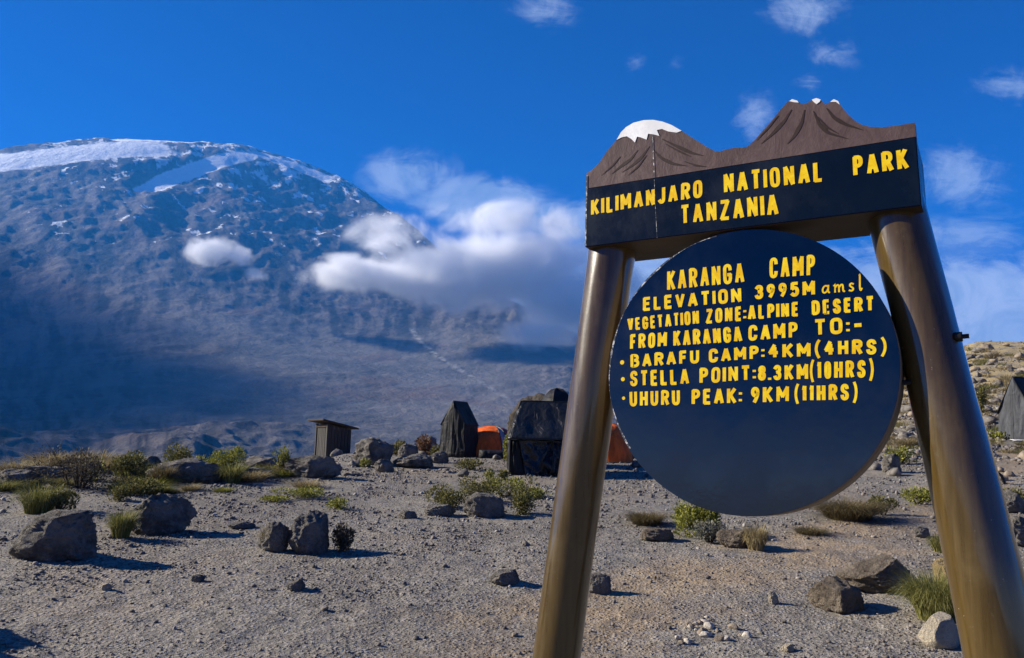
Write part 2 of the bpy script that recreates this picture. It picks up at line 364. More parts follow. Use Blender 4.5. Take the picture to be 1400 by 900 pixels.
# snowfields, laid out on the mountain in bearing / height
def bandmask(pts, wd):         # pts: photo bearing X, photo row Y on the undisturbed slope -> bearing, radius
    P = []
    for X_, Y_ in pts:
        d = ray(X_, Y_); rs = np.linspace(1500, 5600, 1500); zz = base(d[0] * rs, d[1] * rs); e = (zz - EYE[2]) / rs
        k = int(np.argmax(e > d[2])) if np.any(e > d[2]) else int(np.argmax(e)); P.append((math.atan2(d[0], d[1]) * 4200, rs[k] * 1.0))
    return np.clip(1.35 - segd(az * 4200, rr_ * 1.0, P) / wd, 0, 1)
SHEET = np.maximum.reduce([bandmask([(-120, 240), (0, 224), (90, 212), (200, 203)], 125), bandmask([(200, 262), (232, 246), (275, 230), (335, 213)], 72),
                          bandmask([(170, 192), (215, 189), (250, 193)], 70), bandmask([(360, 213), (400, 226), (440, 242)], 70)])
zb = base(x, y); z = H(x, y); z = zb + (z - zb) * (1 - .8 * np.clip(SHEET * 1.6, 0, 1)) - np.where(rr_ < 262, .6, 0)
me = mesh_np("mountain", np.stack([x, y, z], 1), f, 4); smooth(me)
rr_ = np.hypot(x, y); az = np.arctan2(x, y); PX = 700 + F * np.tan(np.clip(az, -1, 1))
snow = SHEET
rows = np.clip((z - 1180) / 350, 0, 1); sc = fbm(az * 62 + .5 * fbm(x / 300, y / 300, o=2, seed=9), rr_ / 120, o=5, g=.66, seed=33)
sc2 = fbm(x / 110, y / 110, o=5, g=.66, seed=35)
sc3 = fbm(az * 70, rr_ / 60, o=4, g=.6, seed=38, ridged=True)
scat = np.clip(rows * .50 + (sc + sc2) * .95 + (sc3 - .2) * .45 - .17, 0, .56) * np.clip((PX + 200) / 260, .35, 1)
scat = scat * np.clip((rr_ - 3000) / 600, 0, 1)
snow = np.maximum(snow, scat); set_attr(me, 'snow', snow)
set_attr(me, 'gully', np.clip(.5 + .9 * fbm(az * 55 + .6 * fbm(x / 260, y / 260, o=2, seed=81), rr_ / 520, o=5, g=.6, seed=82), 0, 1))
set_attr(me, 'stream', bandmask([(563, 452), (576, 472), (602, 492), (642, 517), (690, 547), (735, 580)], 13))
lit_scree = np.clip(1 - (rr_ - 2500) / 450, 0, 1) * np.clip(.85 + fbm(x / 300, y / 300, o=4, seed=50) * 1.2, 0, 1); lit_scree = lit_scree * np.clip((PX - 120 + 160 * fbm(x / 260, y / 260, o=5, g=.6, seed=52) - np.clip((1500 - rr_) / 900, 0, 1) * 330) / 130, 0, 1); set_attr(me, 'lit_scree', lit_scree)  # scree cut back lower left: valley shade painted in as darker rock
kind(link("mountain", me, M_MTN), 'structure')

# ------------------------------------------------------------------ haze and clouds
def box_mesh(name, lo, hi):
    bm = bmesh.new(); bmesh.ops.create_cube(bm, size=1)
    for v in bm.verts: v.co = Vector([(lo[k] + hi[k]) / 2 + v.co[k] * (hi[k] - lo[k]) for k in range(3)])
    return bm_mesh(bm, name)
HZ = bpy.data.materials.new("haze_air"); HZ.use_nodes = True; t = NT(HZ.node_tree)
pv = t.n('ShaderNodeVolumePrincipled', {'Color': (.04, .35, 1.0), 'Density': 8.5e-5, 'Anisotropy': .1})
t.n('ShaderNodeOutputMaterial', {'Volume': pv.outputs[0]})
hz = kind(link("haze", box_mesh("haze", (-6900, -400, -420), (6200, 6600, 2080)), HZ), 'stuff')
def low_cloud(name, X, Y, dist, lobes, dens, nscale, depth):
    c = EYE + ray(X, Y) * dist
    W = max(abs(l[0]) + l[2] for l in lobes) * 1.15; Hh = max(abs(l[1]) + l[3] for l in lobes) * 1.15; k = dist / F
    m = bpy.data.materials.new(name + "_vapour"); m.use_nodes = True; t = NT(m.node_tree)
    p = t.n('ShaderNodeTexCoord').outputs['Object']; tot = None
    for lx, ly, rx, ry, st in lobes:
        v = t.vm('MULTIPLY', t.vm('SUBTRACT', p, (lx * k, 0, ly * k)), (1 / (rx * k), 1 / depth, 1 / (ry * k)))
        e = t.m('MULTIPLY', t.rng(t.vm('LENGTH', v), 0, 1, 1, 0), st); tot = e if tot is None else t.m('MAXIMUM', tot, e)
    n = t.noise(p, nscale, 9, .62, .5)
    d = t.m('MULTIPLY', t.rng(t.m('ADD', tot, t.m('MULTIPLY', t.m('SUBTRACT', n, .5), 2.1)), .10, 1.0), dens)
    d = t.m('MULTIPLY', d, t.rng(tot, .02, .2))
    pv = t.n('ShaderNodeVolumePrincipled', {'Color': (.985, .99, 1), 'Density': d, 'Anisotropy': .0}); t.n('ShaderNodeOutputMaterial', {'Volume': pv.outputs[0]})
    m.cycles.volume_step_rate = .5; o = link(name, box_mesh(name, (-W * k, -depth, -Hh * k), (W * k, depth, Hh * k)), m); o.location = c; o['kind'] = 'stuff'
    return o
low_cloud("cloud_bank", 640, 370, 2450, [(30, 0, 235, 78, 1.1), (-150, -8, 130, 34, .85), (150, -35, 150, 80, 1.0), (-100, 50, 110, 40, .5), (60, 72, 170, 50, .55), (110, -90, 120, 44, .7), (-70, -12, 230, 40, .9)], .045, .0065, 180)  # low cloud bank in front of the mountain
def shade_cloud(name, c, radii, tilt, dens):
    m = bpy.data.materials.new(name + "_vapour"); m.use_nodes = True; t = NT(m.node_tree); p = t.n('ShaderNodeTexCoord').outputs['Object']
    v = t.vm('MULTIPLY', p, tuple(1 / q for q in radii)); n = t.noise(p, .0016, 3, .5, .3)
    d = t.m('MULTIPLY', t.rng(t.m('ADD', t.vm('LENGTH', v), t.m('MULTIPLY', t.m('SUBTRACT', n, .5), .9)), .15, .95, 1, 0), t.m('MULTIPLY', t.rng(t.vm('LENGTH', v), .7, .98, 1, 0), dens))
    pv = t.n('ShaderNodeVolumePrincipled', {'Color': (.985, .99, 1), 'Density': d}); t.n('ShaderNodeOutputMaterial', {'Volume': pv.outputs[0]}); m.cycles.volume_step_rate = .8
    o = link(name, box_mesh(name, tuple(-q for q in radii), radii), m); o.location = c; o.rotation_euler = tilt; o['kind'] = 'stuff'
shade_cloud("unseen_shade_cloud", (-3760, 2000, 1300), (860, 1700, 400), (R(12), 0, R(18)), .011)  # out-of-view cloud added to shade the left valley and slope
low_cloud("cloud_patch", 288, 343, 2900, [(0, 0, 55, 26, .9), (38, -6, 34, 16, .7), (60, -30, 22, 14, .5)], .045, .014, 120)  # small bright cloud in front of the mountain

# ------------------------------------------------------------------ the sign
SR = np.array([[0.85604, -0.05002, 0.51448], [-0.05701, 0.9801, 0.19015], [-0.51375, -0.19211, 0.83616]]); ST = np.array([1.07672, 0.18444, 3.78985])
# board frame: u right, v up, n out of the back; world matrix
UW, VW, NW = M @ SR[:, 0], -(M @ SR[:, 1]), M @ SR[:, 2]; OW = EYE + M @ ST
def bl(u, v, n=0.0): return OW + UW * u + VW * v + NW * n
def b_uv(X, Y, off=0.0):       # photo pixel -> board coordinates on the plane n=off
    d = M @ np.array([(X - 700) / F, (Y - 450) / F, 1.0]); s = ((OW + NW * off - EYE) @ NW) / (d @ NW); p = EYE + d * s - OW
    return np.array([p @ UW, p @ VW])
gz = H1(1.3, 3.7)
sign = thing("park_sign", "tall park sign with navy boards and yellow lettering on two brown log posts", "sign", tuple(np.array([OW[0], OW[1], gz]) + 0.0))
SIGN_O = np.array([OW[0], OW[1], gz])
def sgn(name, me, m, parent=sign): return link(name, me, m, parent)
def prism(pts, n0, n1, name, bevel=0.0):      # closed outline in board coordinates, extruded through the board
    N = len(pts); bm = bmesh.new()
    a = [bm.verts.new(bl(u, v, n0) - SIGN_O) for u, v in pts]; b = [bm.verts.new(bl(u, v, n1) - SIGN_O) for u, v in pts]
    fa = bm.faces.new(a); fb = bm.faces.new(b[::-1])
    for k in range(N): bm.faces.new((a[k], b[k], b[(k + 1) % N], a[(k + 1) % N]))
    bmesh.ops.recalc_face_normals(bm, faces=bm.faces)
    if bevel: bmesh.ops.bevel(bm, geom=[e for e in bm.edges if abs(e.calc_face_angle(0)) > .9], offset=bevel, segments=2, affect='EDGES')
    return bm_mesh(bm, name)
def _paint(col, rough, wear, wearc=(.35, .34, .33), coat=.0, bmp=.004, spec=.2):
    def f(t, b, o):
        p = obj3(t); n = t.noise(p, 3.0, 6, .65); n2 = t.noise(p, 26, 5, .7)
        c = t.mix(t.m('MULTIPLY', t.rng(n, .45, .72), .5), col, tuple(1.8 * v + .001 for v in col))
        c = t.mix(t.m('MULTIPLY', t.rng(t.m('ADD', n2, t.m('MULTIPLY', n, .3)), .97 - wear, 1.06), .8), c, wearc)
        t.set(b.inputs['Base Color'], c); t.set(b.inputs['Roughness'], t.rng(n, .3, .7, rough, rough + .15)); b.inputs['Coat Weight'].default_value = coat; b.inputs['Coat Roughness'].default_value = .12; b.inputs['Specular IOR Level'].default_value = spec
        bump(t, b, t.m('ADD', t.noise(p, 7, 4, .6), t.m('MULTIPLY', n2, .25)), bmp, .8)
    return f
M_NAVY = mat("navy_gloss_paint", _paint((.0026, .0068, .0145), .20, .06, spec=.35))
M_NAVYD = mat("navy_disc_paint", _paint((.0012, .0046, .0115), .09, .03, spec=.9, bmp=.0008))
M_EDGE = mat("worn_brown_edge_paint", _paint((.24, .18, .12), .5, .12))
def _speck(t, b, o):
    p = obj3(t); n = t.noise(p, 38, 5, .75); c = t.mix(t.rng(n, .50, .60), (.012, .02, .035), (.62, .62, .62))
    t.set(b.inputs['Base Color'], c); b.inputs['Roughness'].default_value = .5
M_SPECK = mat("chipped_edge_paint", _speck)
def _mp(t, b, o):
    p = obj3(t); q = t.n('ShaderNodeMapping', {'Vector': p, 'Rotation': (0, .5, 0), 'Scale': (3, 3, 1.6)}).outputs[0]; n = t.noise(q, 2.2, 6, .68, .6); n2 = t.noise(p, 24, 5, .7)
    c = t.mix(t.rng(n, .3, .7), (.078, .050, .050), (.118, .078, .076)); c = t.mix(t.m('MULTIPLY', t.rng(n2, .5, .75), .2), c, (.19, .14, .13))
    t.set(b.inputs['Base Color'], c); b.inputs['Roughness'].default_value = .5; b.inputs['Specular IOR Level'].default_value = .25; bump(t, b, t.m('ADD', n, t.m('MULTIPLY', n2, .4)), .006, .8)
M_MPAINT = mat("painted_mountain_brown", _mp)
M_STREAK = mat("painted_dark_streak", _paint((.035, .022, .020), .5, .0))
M_WHITE = mat("white_paint", _paint((.80, .81, .82), .4, .0))
M_YEL = mat("yellow_letter_paint", lambda t, b, o: (t.set(b.inputs['Base Color'], t.mix(t.m('MULTIPLY', t.rng(t.noise(obj3(t), 70, 5, .75), .6, .72), .35), t.mix(t.rng(t.noise(obj3(t), 22, 5, .7), .32, .7), (.80, .47, .001), (.95, .70, .02)), (.42, .27, .02))), t.set(b.inputs['Roughness'], .5), t.set(b.inputs['Specular IOR Level'], .2)))
def _post(t, b, o):
    p = obj3(t); st = t.noise(t.n('ShaderNodeMapping', {'Vector': p, 'Scale': (9, 9, .55)}).outputs[0], 3, 6, .7); n = t.noise(p, 40, 5, .7)
    c = t.mix(t.rng(st, .3, .7), (.052, .031, .006), (.085, .053, .011))
    c = t.mix(t.m('MULTIPLY', t.rng(n, .62, .75), .35), c, (.20, .16, .10)); ch = t.noise(p, 62, 3, .6); c = t.mix(t.rng(t.m('ADD', ch, t.m('MULTIPLY', t.noise(p, 4, 3), .35)), .93, .98), c, (.45, .42, .36)); c = t.mix(t.m('MULTIPLY', t.rng(t.noise(p, 2.6, 6, .7), .5, .7), .45), c, (.12, .085, .035))
    t.set(b.inputs['Base Color'], c); t.set(b.inputs['Roughness'], t.rng(st, .3, .7, .26, .40)); b.inputs['Specular IOR Level'].default_value = .3
    b.inputs['Coat Weight'].default_value = 1.0; b.inputs['Coat Roughness'].default_value = .085
    bump(t, b, t.m('ADD', t.m('MULTIPLY', st, .25), t.m('ADD', t.m('MULTIPLY', n, .16), t.m('MULTIPLY', t.noise(p, 9, 4), .4))), .004, .6)
M_POST = mat("brown_varnished_log", _post)
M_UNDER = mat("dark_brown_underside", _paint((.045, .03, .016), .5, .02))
M_IRON = mat("dark_iron", lambda t, b, o: (t.set(b.inputs['Base Color'], (.02, .02, .022)), t.set(b.inputs['Metallic'], .6), t.set(b.inputs['Roughness'], .5)))

U = lambda X, Y: tuple(b_uv(X, Y))
top_px = [(801.5, 237), (808, 233), (818, 224), (830, 206), (842, 192), (849, 181), (856, 174), (866, 168), (880, 164.5), (893, 164), (906, 166.5), (918, 171), (932, 179), (944, 187), (957, 195), (968, 202), (977, 206.5), (984, 207), (994, 204),
          (1004, 202), (1018, 201.5), (1024, 199), (1034, 189), (1044, 177), (1055, 165), (1066, 151), (1076, 139.5), (1083, 136), (1090, 138), (1096, 142.5), (1103, 141), (1110, 136.5), (1116, 134.5), (1122, 136.5), (1128, 143), (1133, 140.5), (1140, 136), (1146, 138.5),
          (1152, 148), (1160, 157), (1168, 164.5), (1178, 170.5), (1190, 173.5), (1208, 174), (1230, 171), (1251, 167.5)]
BOT = [(1260, 281), (799.5, 338)]
outline = [U(*p) for p in top_px] + [U(*p) for p in BOT]
hb = prism([U(801.5, 258), U(1252.5, 187), U(1260, 281), U(799.5, 338)], 0.0, .36, "header_board", .004)
hbo = sgn("header_board", hb, M_NAVY)
# a different paint underneath and behind
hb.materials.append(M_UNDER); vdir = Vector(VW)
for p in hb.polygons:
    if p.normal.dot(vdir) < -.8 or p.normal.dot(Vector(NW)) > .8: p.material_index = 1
mp = prism([U(801.5, 257.6)] + [U(*p) for p in top_px] + [U(1252.5, 186.6)], .002, .05, "mountain_cutout"); sgn("mountain_cutout", mp, M_MPAINT)
def strip(px, half, n, closed=False):       # ribbon outline in board coordinates -> prism outline (half-widths per point)
    P = np.array([U(*p) for p in px]); hw = np.interp(np.linspace(0, 1, len(P)), np.linspace(0, 1, len(half)), half)
    T = np.gradient(P, axis=0); T /= np.linalg.norm(T, axis=1)[:, None] + 1e-9; Nn = np.stack([-T[:, 1], T[:, 0]], 1)
    return [tuple(p) for p in (P + Nn * hw[:, None])] + [tuple(p) for p in (P - Nn * hw[:, None])[::-1]]
def flat(polys, name, n, step=.00006, thick=None):   # many flat polygons lying on the board, each a hair above the one before
    V, Fc = [], []
    for i, P in enumerate(polys):
        k = len(V); V += [tuple(bl(u, v, n - i * step) - SIGN_O) for u, v in P]; Fc.append(tuple(range(k, k + len(P))))
    me = mesh_np(name, V, Fc); bm = bmesh.new(); bm.from_mesh(me); bmesh.ops.triangulate(bm, faces=bm.faces, ngon_method='EAR_CLIP'); 
    for f_ in bm.faces:
        if f_.normal.dot(Vector(NW)) > 0: f_.normal_flip()
    bm.to_mesh(me); bm.free(); return me
ST_ = [[(888, 200), (878, 214), (866, 225), (850, 236)], [(872, 205), (862, 218), (848, 228), (836, 238)], [(905, 190), (925, 200), (945, 209), (962, 213)], [(893, 205), (905, 217), (920, 224), (940, 227)],
       [(1082, 150), (1072, 166), (1056, 183), (1040, 197)], [(1100, 150), (1096, 168), (1086, 186), (1076, 197)], [(1112, 152), (1120, 170), (1132, 182), (1160, 190)], [(1130, 148), (1140, 161), (1155, 170), (1180, 178)],
       [(848, 214), (838, 226), (822, 240)], [(936, 221), (950, 226), (966, 228)], [(1064, 158), (1050, 175), (1034, 192)], [(884, 212), (872, 228), (858, 240)], [(1118, 160), (1130, 174), (1146, 183)], [(910, 197), (930, 208), (944, 214)]]
def curve_px(pts, n=14):
    P = np.array(pts, float); tt = np.linspace(0, len(P) - 1, n); return [(np.interp(t_, range(len(P)), P[:, 0]), np.interp(t_, range(len(P)), P[:, 1])) for t_ in tt]
sgn("painted_ridges", flat([strip(curve_px(s), [.002, .010 if i < 8 else .005, .001], 0) for i, s in enumerate(ST_)], "painted_ridges", .0008), M_STREAK)
snow_px = [(843, 191.5), (849, 181), (856, 174), (866, 168), (880, 164.5), (893, 164), (906, 166.5), (918, 171), (932, 179), (925, 181.5), (914, 180), (905, 176.5), (898, 178), (901.5, 186), (894, 184), (886, 183), (884, 191), (876, 188), (871, 187), (868, 195), (863, 190), (857, 186.5), (850, 188)]
sgn("snow_cap", prism([U(*p) for p in snow_px], -.0008, .046, "snow_cap"), M_WHITE)
for pts in ([(1079, 138.5), (1083, 135.8), (1090, 137.8), (1092, 140.5), (1086, 140)], [(1110, 136.5), (1116, 134.3), (1122, 136.3), (1121, 139), (1116.5, 142.5), (1112, 139)], [(1135, 139.5), (1140, 135.8), (1146, 138.4), (1148, 143), (1143, 139.5)]):
    sgn("snow_cap", prism([U(*p) for p in pts], -.0008, .0495, "snow_cap"), M_WHITE)
# chipped pale edge down the left end and the joint between two boards
sgn("board_joint", flat([strip([(892, 186), (893.3, 215), (894.5, 242)], [.0022], 0), strip([(894.6, 246), (896, 280), (898.5, 326)], [.0010], 0)], "board_joint", -.0012), M_SPECK)
sgn("chipped_edge", flat([strip([(802.5, 240), (801.5, 290), (800.6, 336)], [.004], 0)], "chipped_edge", -.0012), M_SPECK)

# round board
CR = .68; NB = 128
circ = [(CR * math.cos(2 * math.pi * k / NB), CR * math.sin(2 * math.pi * k / NB)) for k in range(NB)]
rb = prism(circ, .004, .19, "round_board", .003); rbo = sgn("round_board", rb, M_NAVYD); rb.materials.append(M_EDGE); smooth(rb, False)
for p in rb.polygons:
    if abs(p.normal.dot(Vector(NW))) < .3: p.material_index = 1; p.use_smooth = True
arc = [(CR * .996 * math.cos(a), CR * .996 * math.sin(a)) for a in np.linspace(R(100), R(215), 60)]
arc2 = [((CR - .008 - .004 * math.sin(9 * a)) * math.cos(a), (CR - .008 - .004 * math.sin(9 * a)) * math.sin(a)) for a in np.linspace(R(100), R(215), 60)][::-1]
sgn("chipped_rim", flat([arc + arc2], "chipped_rim", .003), M_SPECK, rbo)

# hand-painted lettering : every letter is a set of brush strokes
C_ = [(1, .74), (.96, .9), (.72, 1), (.28, 1), (.04, .9), (0, .7), (0, .3), (.04, .1), (.28, 0), (.72, 0), (.96, .1), (1, .26)]
O_ = [(.28, 1), (.05, .9), (0, .7), (0, .3), (.05, .1), (.28, 0), (.72, 0), (.95, .1), (1, .3), (1, .7), (.95, .9), (.72, 1), (.28, 1)]
GL = {'A': (.62, [[(0, 0), (.46, 1)], [(.54, 1), (1, 0)], [(.22, .3), (.78, .3)]]), 'B': (.6, [[(0, 0), (0, 1)], [(0, 1), (.6, 1), (.92, .9), (.92, .64), (.62, .54), (0, .54)], [(.62, .54), (1, .42), (1, .12), (.66, 0), (0, 0)]]),
      'C': (.58, [C_]), 'D': (.6, [[(0, 0), (0, 1)], [(0, 1), (.55, 1), (.9, .9), (1, .68), (1, .32), (.9, .1), (.55, 0), (0, 0)]]),
      'E': (.52, [[(0, 0), (0, 1)], [(0, 1), (1, 1)], [(0, .52), (.85, .52)], [(0, 0), (1, 0)]]), 'F': (.5, [[(0, 0), (0, 1)], [(0, 1), (1, 1)], [(0, .5), (.85, .5)]]),
      'G': (.6, [C_[:-2] + [(.98, .14), (1, .46)], [(.58, .46), (1, .46)]]), 'H': (.6, [[(0, 0), (0, 1)], [(1, 0), (1, 1)], [(0, .5), (1, .5)]]), 'I': (.12, [[(.5, 0), (.5, 1)]]),
      'J': (.5, [[(1, 1), (1, .25), (.9, .06), (.6, 0), (.3, .02), (0, .16)]]), 'K': (.6, [[(0, 0), (0, 1)], [(0, .36), (.95, 1)], [(.3, .56), (1, 0)]]), 'L': (.5, [[(0, 1), (0, 0)], [(0, 0), (1, 0)]]),
      'M': (.74, [[(0, 0), (0, 1)], [(0, 1), (.5, .3)], [(.5, .3), (1, 1)], [(1, 1), (1, 0)]]), 'N': (.6, [[(0, 0), (0, 1)], [(0, 1), (1, 0)], [(1, 0), (1, 1)]]), 'O': (.58, [O_]),
      'P': (.56, [[(0, 0), (0, 1)], [(0, 1), (.62, 1), (.95, .9), (1, .74), (.95, .58), (.62, .48), (0, .48)]]), 'R': (.6, [[(0, 0), (0, 1)], [(0, 1), (.62, 1), (.95, .9), (.98, .74), (.95, .6), (.62, .5), (0, .5)], [(.5, .5), (1, 0)]]),
      'S': (.58, [[(.96, .78), (.88, .94), (.6, 1), (.3, .99), (.06, .88), (.04, .68), (.22, .56), (.78, .45), (.98, .3), (.94, .1), (.68, 0), (.3, 0), (.06, .08), (0, .24)]]), 'T': (.56, [[(0, 1), (1, 1)], [(.5, 1), (.5, 0)]]),
      'U': (.58, [[(0, 1), (0, .28), (.06, .1), (.3, 0), (.7, 0), (.94, .1), (1, .28), (1, 1)]]), 'V': (.6, [[(0, 1), (.46, 0)], [(.54, 0), (1, 1)]]), 'Z': (.58, [[(0, 1), (1, 1)], [(1, 1), (0, 0)], [(0, 0), (1, 0)]]),
      '0': (.5, [O_]), '1': (.3, [[(.7, 0), (.7, 1)], [(.7, 1), (.0, .8)]]), '3': (.54, [[(.02, .84), (.2, .97), (.55, 1), (.9, .92), (.95, .7), (.75, .55), (.4, .53)], [(.6, .54), (.95, .42), (1, .2), (.82, .03), (.4, 0), (.1, .05), (0, .18)]]),
      '4': (.6, [[(.62, 1), (0, .34)], [(0, .34), (1, .34)], [(.68, .78), (.68, 0)]]), '5': (.54, [[(.95, 1), (.12, 1)], [(.12, 1), (.06, .55)], [(.06, .55), (.4, .64), (.8, .58), (1, .4), (.96, .14), (.66, 0), (.25, .01), (0, .12)]]),
      '8': (.54, [[(.5, .55), (.15, .64), (.06, .8), (.2, .96), (.5, 1), (.8, .96), (.94, .8), (.85, .64), (.5, .55)], [(.5, .55), (.1, .44), (0, .24), (.15, .04), (.5, 0), (.85, .04), (1, .24), (.9, .44), (.5, .55)]]),
      '9': (.54, [[(.95, .66), (.8, .5), (.45, .44), (.12, .55), (.02, .75), (.15, .95), (.5, 1), (.85, .94), (.98, .74), (.92, .5), (.66, .2), (.4, 0)]]),
      '(': (.40, [[(1, 1.2), (.4, .95), (.1, .6), (.1, .35), (.4, 0), (1, -.28)]]), ')': (.40, [[(0, 1.2), (.6, .95), (.9, .6), (.9, .35), (.6, 0), (0, -.28)]]), ':': (.1, [[(.5, .1), (.5, .16)], [(.5, .62), (.5, .68)]]), '.': (.1, [[(.5, -.02), (.5, .04)]]), '-': (.42, [[(0, .46), (1, .46)]]),
      'a': (.62, [[(.85, .82), (.55, 1), (.2, .85), (.03, .45), (.12, .1), (.4, .02), (.7, .25), (.85, .6)], [(.88, 1), (.82, .35), (.9, .06), (1.05, .05)]]), 'm': (.85, [[(0, .85), (.1, 1), (.12, .02)], [(.12, .6), (.3, .95), (.48, .9), (.5, .02)], [(.5, .6), (.68, .95), (.86, .9), (.88, .25), (.93, .05), (1.03, .06)]]),
      's': (.48, [[(.85, .85), (.5, 1), (.15, .85), (.25, .62), (.75, .4), (.85, .18), (.5, 0), (.05, .12)]]), 'l': (.3, [[(.1, 1.9), (.3, 2.0), (.32, .4), (.5, .04), (.8, 0), (1.1, .25)]])}
def ribbon(P, w_):
    P = np.array(P, float); closed = len(P) > 3 and np.hypot(*(P[0] - P[-1])) < 1e-6
    # refine curves with a little smoothing
    if len(P) > 3:
        for _ in range(2):
            Q = [P[0]] if not closed else []
            n_ = len(P) - 1
            for k in range(n_):
                a, b = P[k], P[k + 1]
                if not closed and k == 0: Q += [a * .25 + b * .75] if n_ > 1 else []
                elif not closed and k == n_ - 1: Q += [a * .75 + b * .25]
                else: Q += [a * .75 + b * .25, a * .25 + b * .75]
            if not closed: Q.append(P[-1])
            else: Q.append(Q[0])
            P = np.array(Q)
    quads = []; n_ = len(P); T = np.zeros_like(P)
    seg = np.diff(P, axis=0); seg /= np.linalg.norm(seg, axis=1)[:, None] + 1e-9
    if not closed:
        P[0] -= seg[0] * w_ * .22; P[-1] += seg[-1] * w_ * .22
    L, Rr = [], []
    for k in range(n_):
        s0 = seg[k - 1] if k > 0 else (seg[-1] if closed else seg[0]); s1 = seg[k] if k < n_ - 1 else (seg[0] if closed else seg[-1])
        nb = np.array([-(s0 + s1)[1], (s0 + s1)[0]]); nb /= np.linalg.norm(nb) + 1e-9; c_ = max(.55, nb @ np.array([-s1[1], s1[0]]))
        L.append(P[k] + nb * w_ / 2 / c_); Rr.append(P[k] - nb * w_ / 2 / c_)
    return np.array(L), np.array(Rr)
LV = {0: ([], []), 1: ([], [])}
def letter_line(text, BL, BR, TL, TR, board, sw=.0165, rag=1.0):
    q = [b_uv(*p) for p in (BL, BR, TL, TR)]
    Hm = (np.linalg.norm(q[2] - q[0]) + np.linalg.norm(q[3] - q[1])) / 2; Wm = np.linalg.norm(q[1] - q[0]); i_ = sw / 2
    adv = [GL[c][0] for c in text]; gap = .2; tot = sum(adv) + gap * (len(text) - 1)
    un = (Wm - 0) / tot; x_ = 0; sw = min(sw, .25 * un) if board else min(sw, .27 * un); i_ = sw / 2
    V, Fc = LV[board]
    for c, a in zip(text, adv):
        jx, jy, js = random.uniform(-.012, .012), random.uniform(-.012, .012), random.uniform(-.02, .02)
        for s in GL[c][1]:
            P = []
            for px_, py_ in s:
                w0 = max(a * un - sw, 1e-4); xx = (x_ * un + i_ + px_ * w0 + (py_ * js) * Hm * .5) / Wm; yy = (i_ + (py_ + jy) * (Hm - sw)) / Hm
                if c in 'I:.': xx = (x_ + a / 2) * un / Wm
                lo = q[0] * (1 - xx) + q[1] * xx; hi = q[2] * (1 - xx) + q[3] * xx; P.append(lo * (1 - yy) + hi * yy)
            ww = sw * (.75 if c in '()' else 1) * random.uniform(.94, 1.06)
            if c in ':.': ww = sw * .95
            L, Rr = ribbon(P, ww); lev = len(Fc); k0 = len(V); nz = -.0010 - (lev % 40) * .00004 + (.004 if board else 0)
            LV.setdefault('c%d' % board, [0]); cnt = LV['c%d' % board]; cnt[0] += 1; nz = (.004 if board else 0) - .0010 - (cnt[0] % 60) * .00003
            for l_, r_ in zip(L, Rr): V.append(tuple(bl(l_[0], l_[1], nz) - SIGN_O)); V.append(tuple(bl(r_[0], r_[1], nz) - SIGN_O))
            for k in range(len(L) - 1): Fc.append((k0 + 2 * k, k0 + 2 * k + 1, k0 + 2 * k + 3, k0 + 2 * k + 2))
        x_ += a + gap
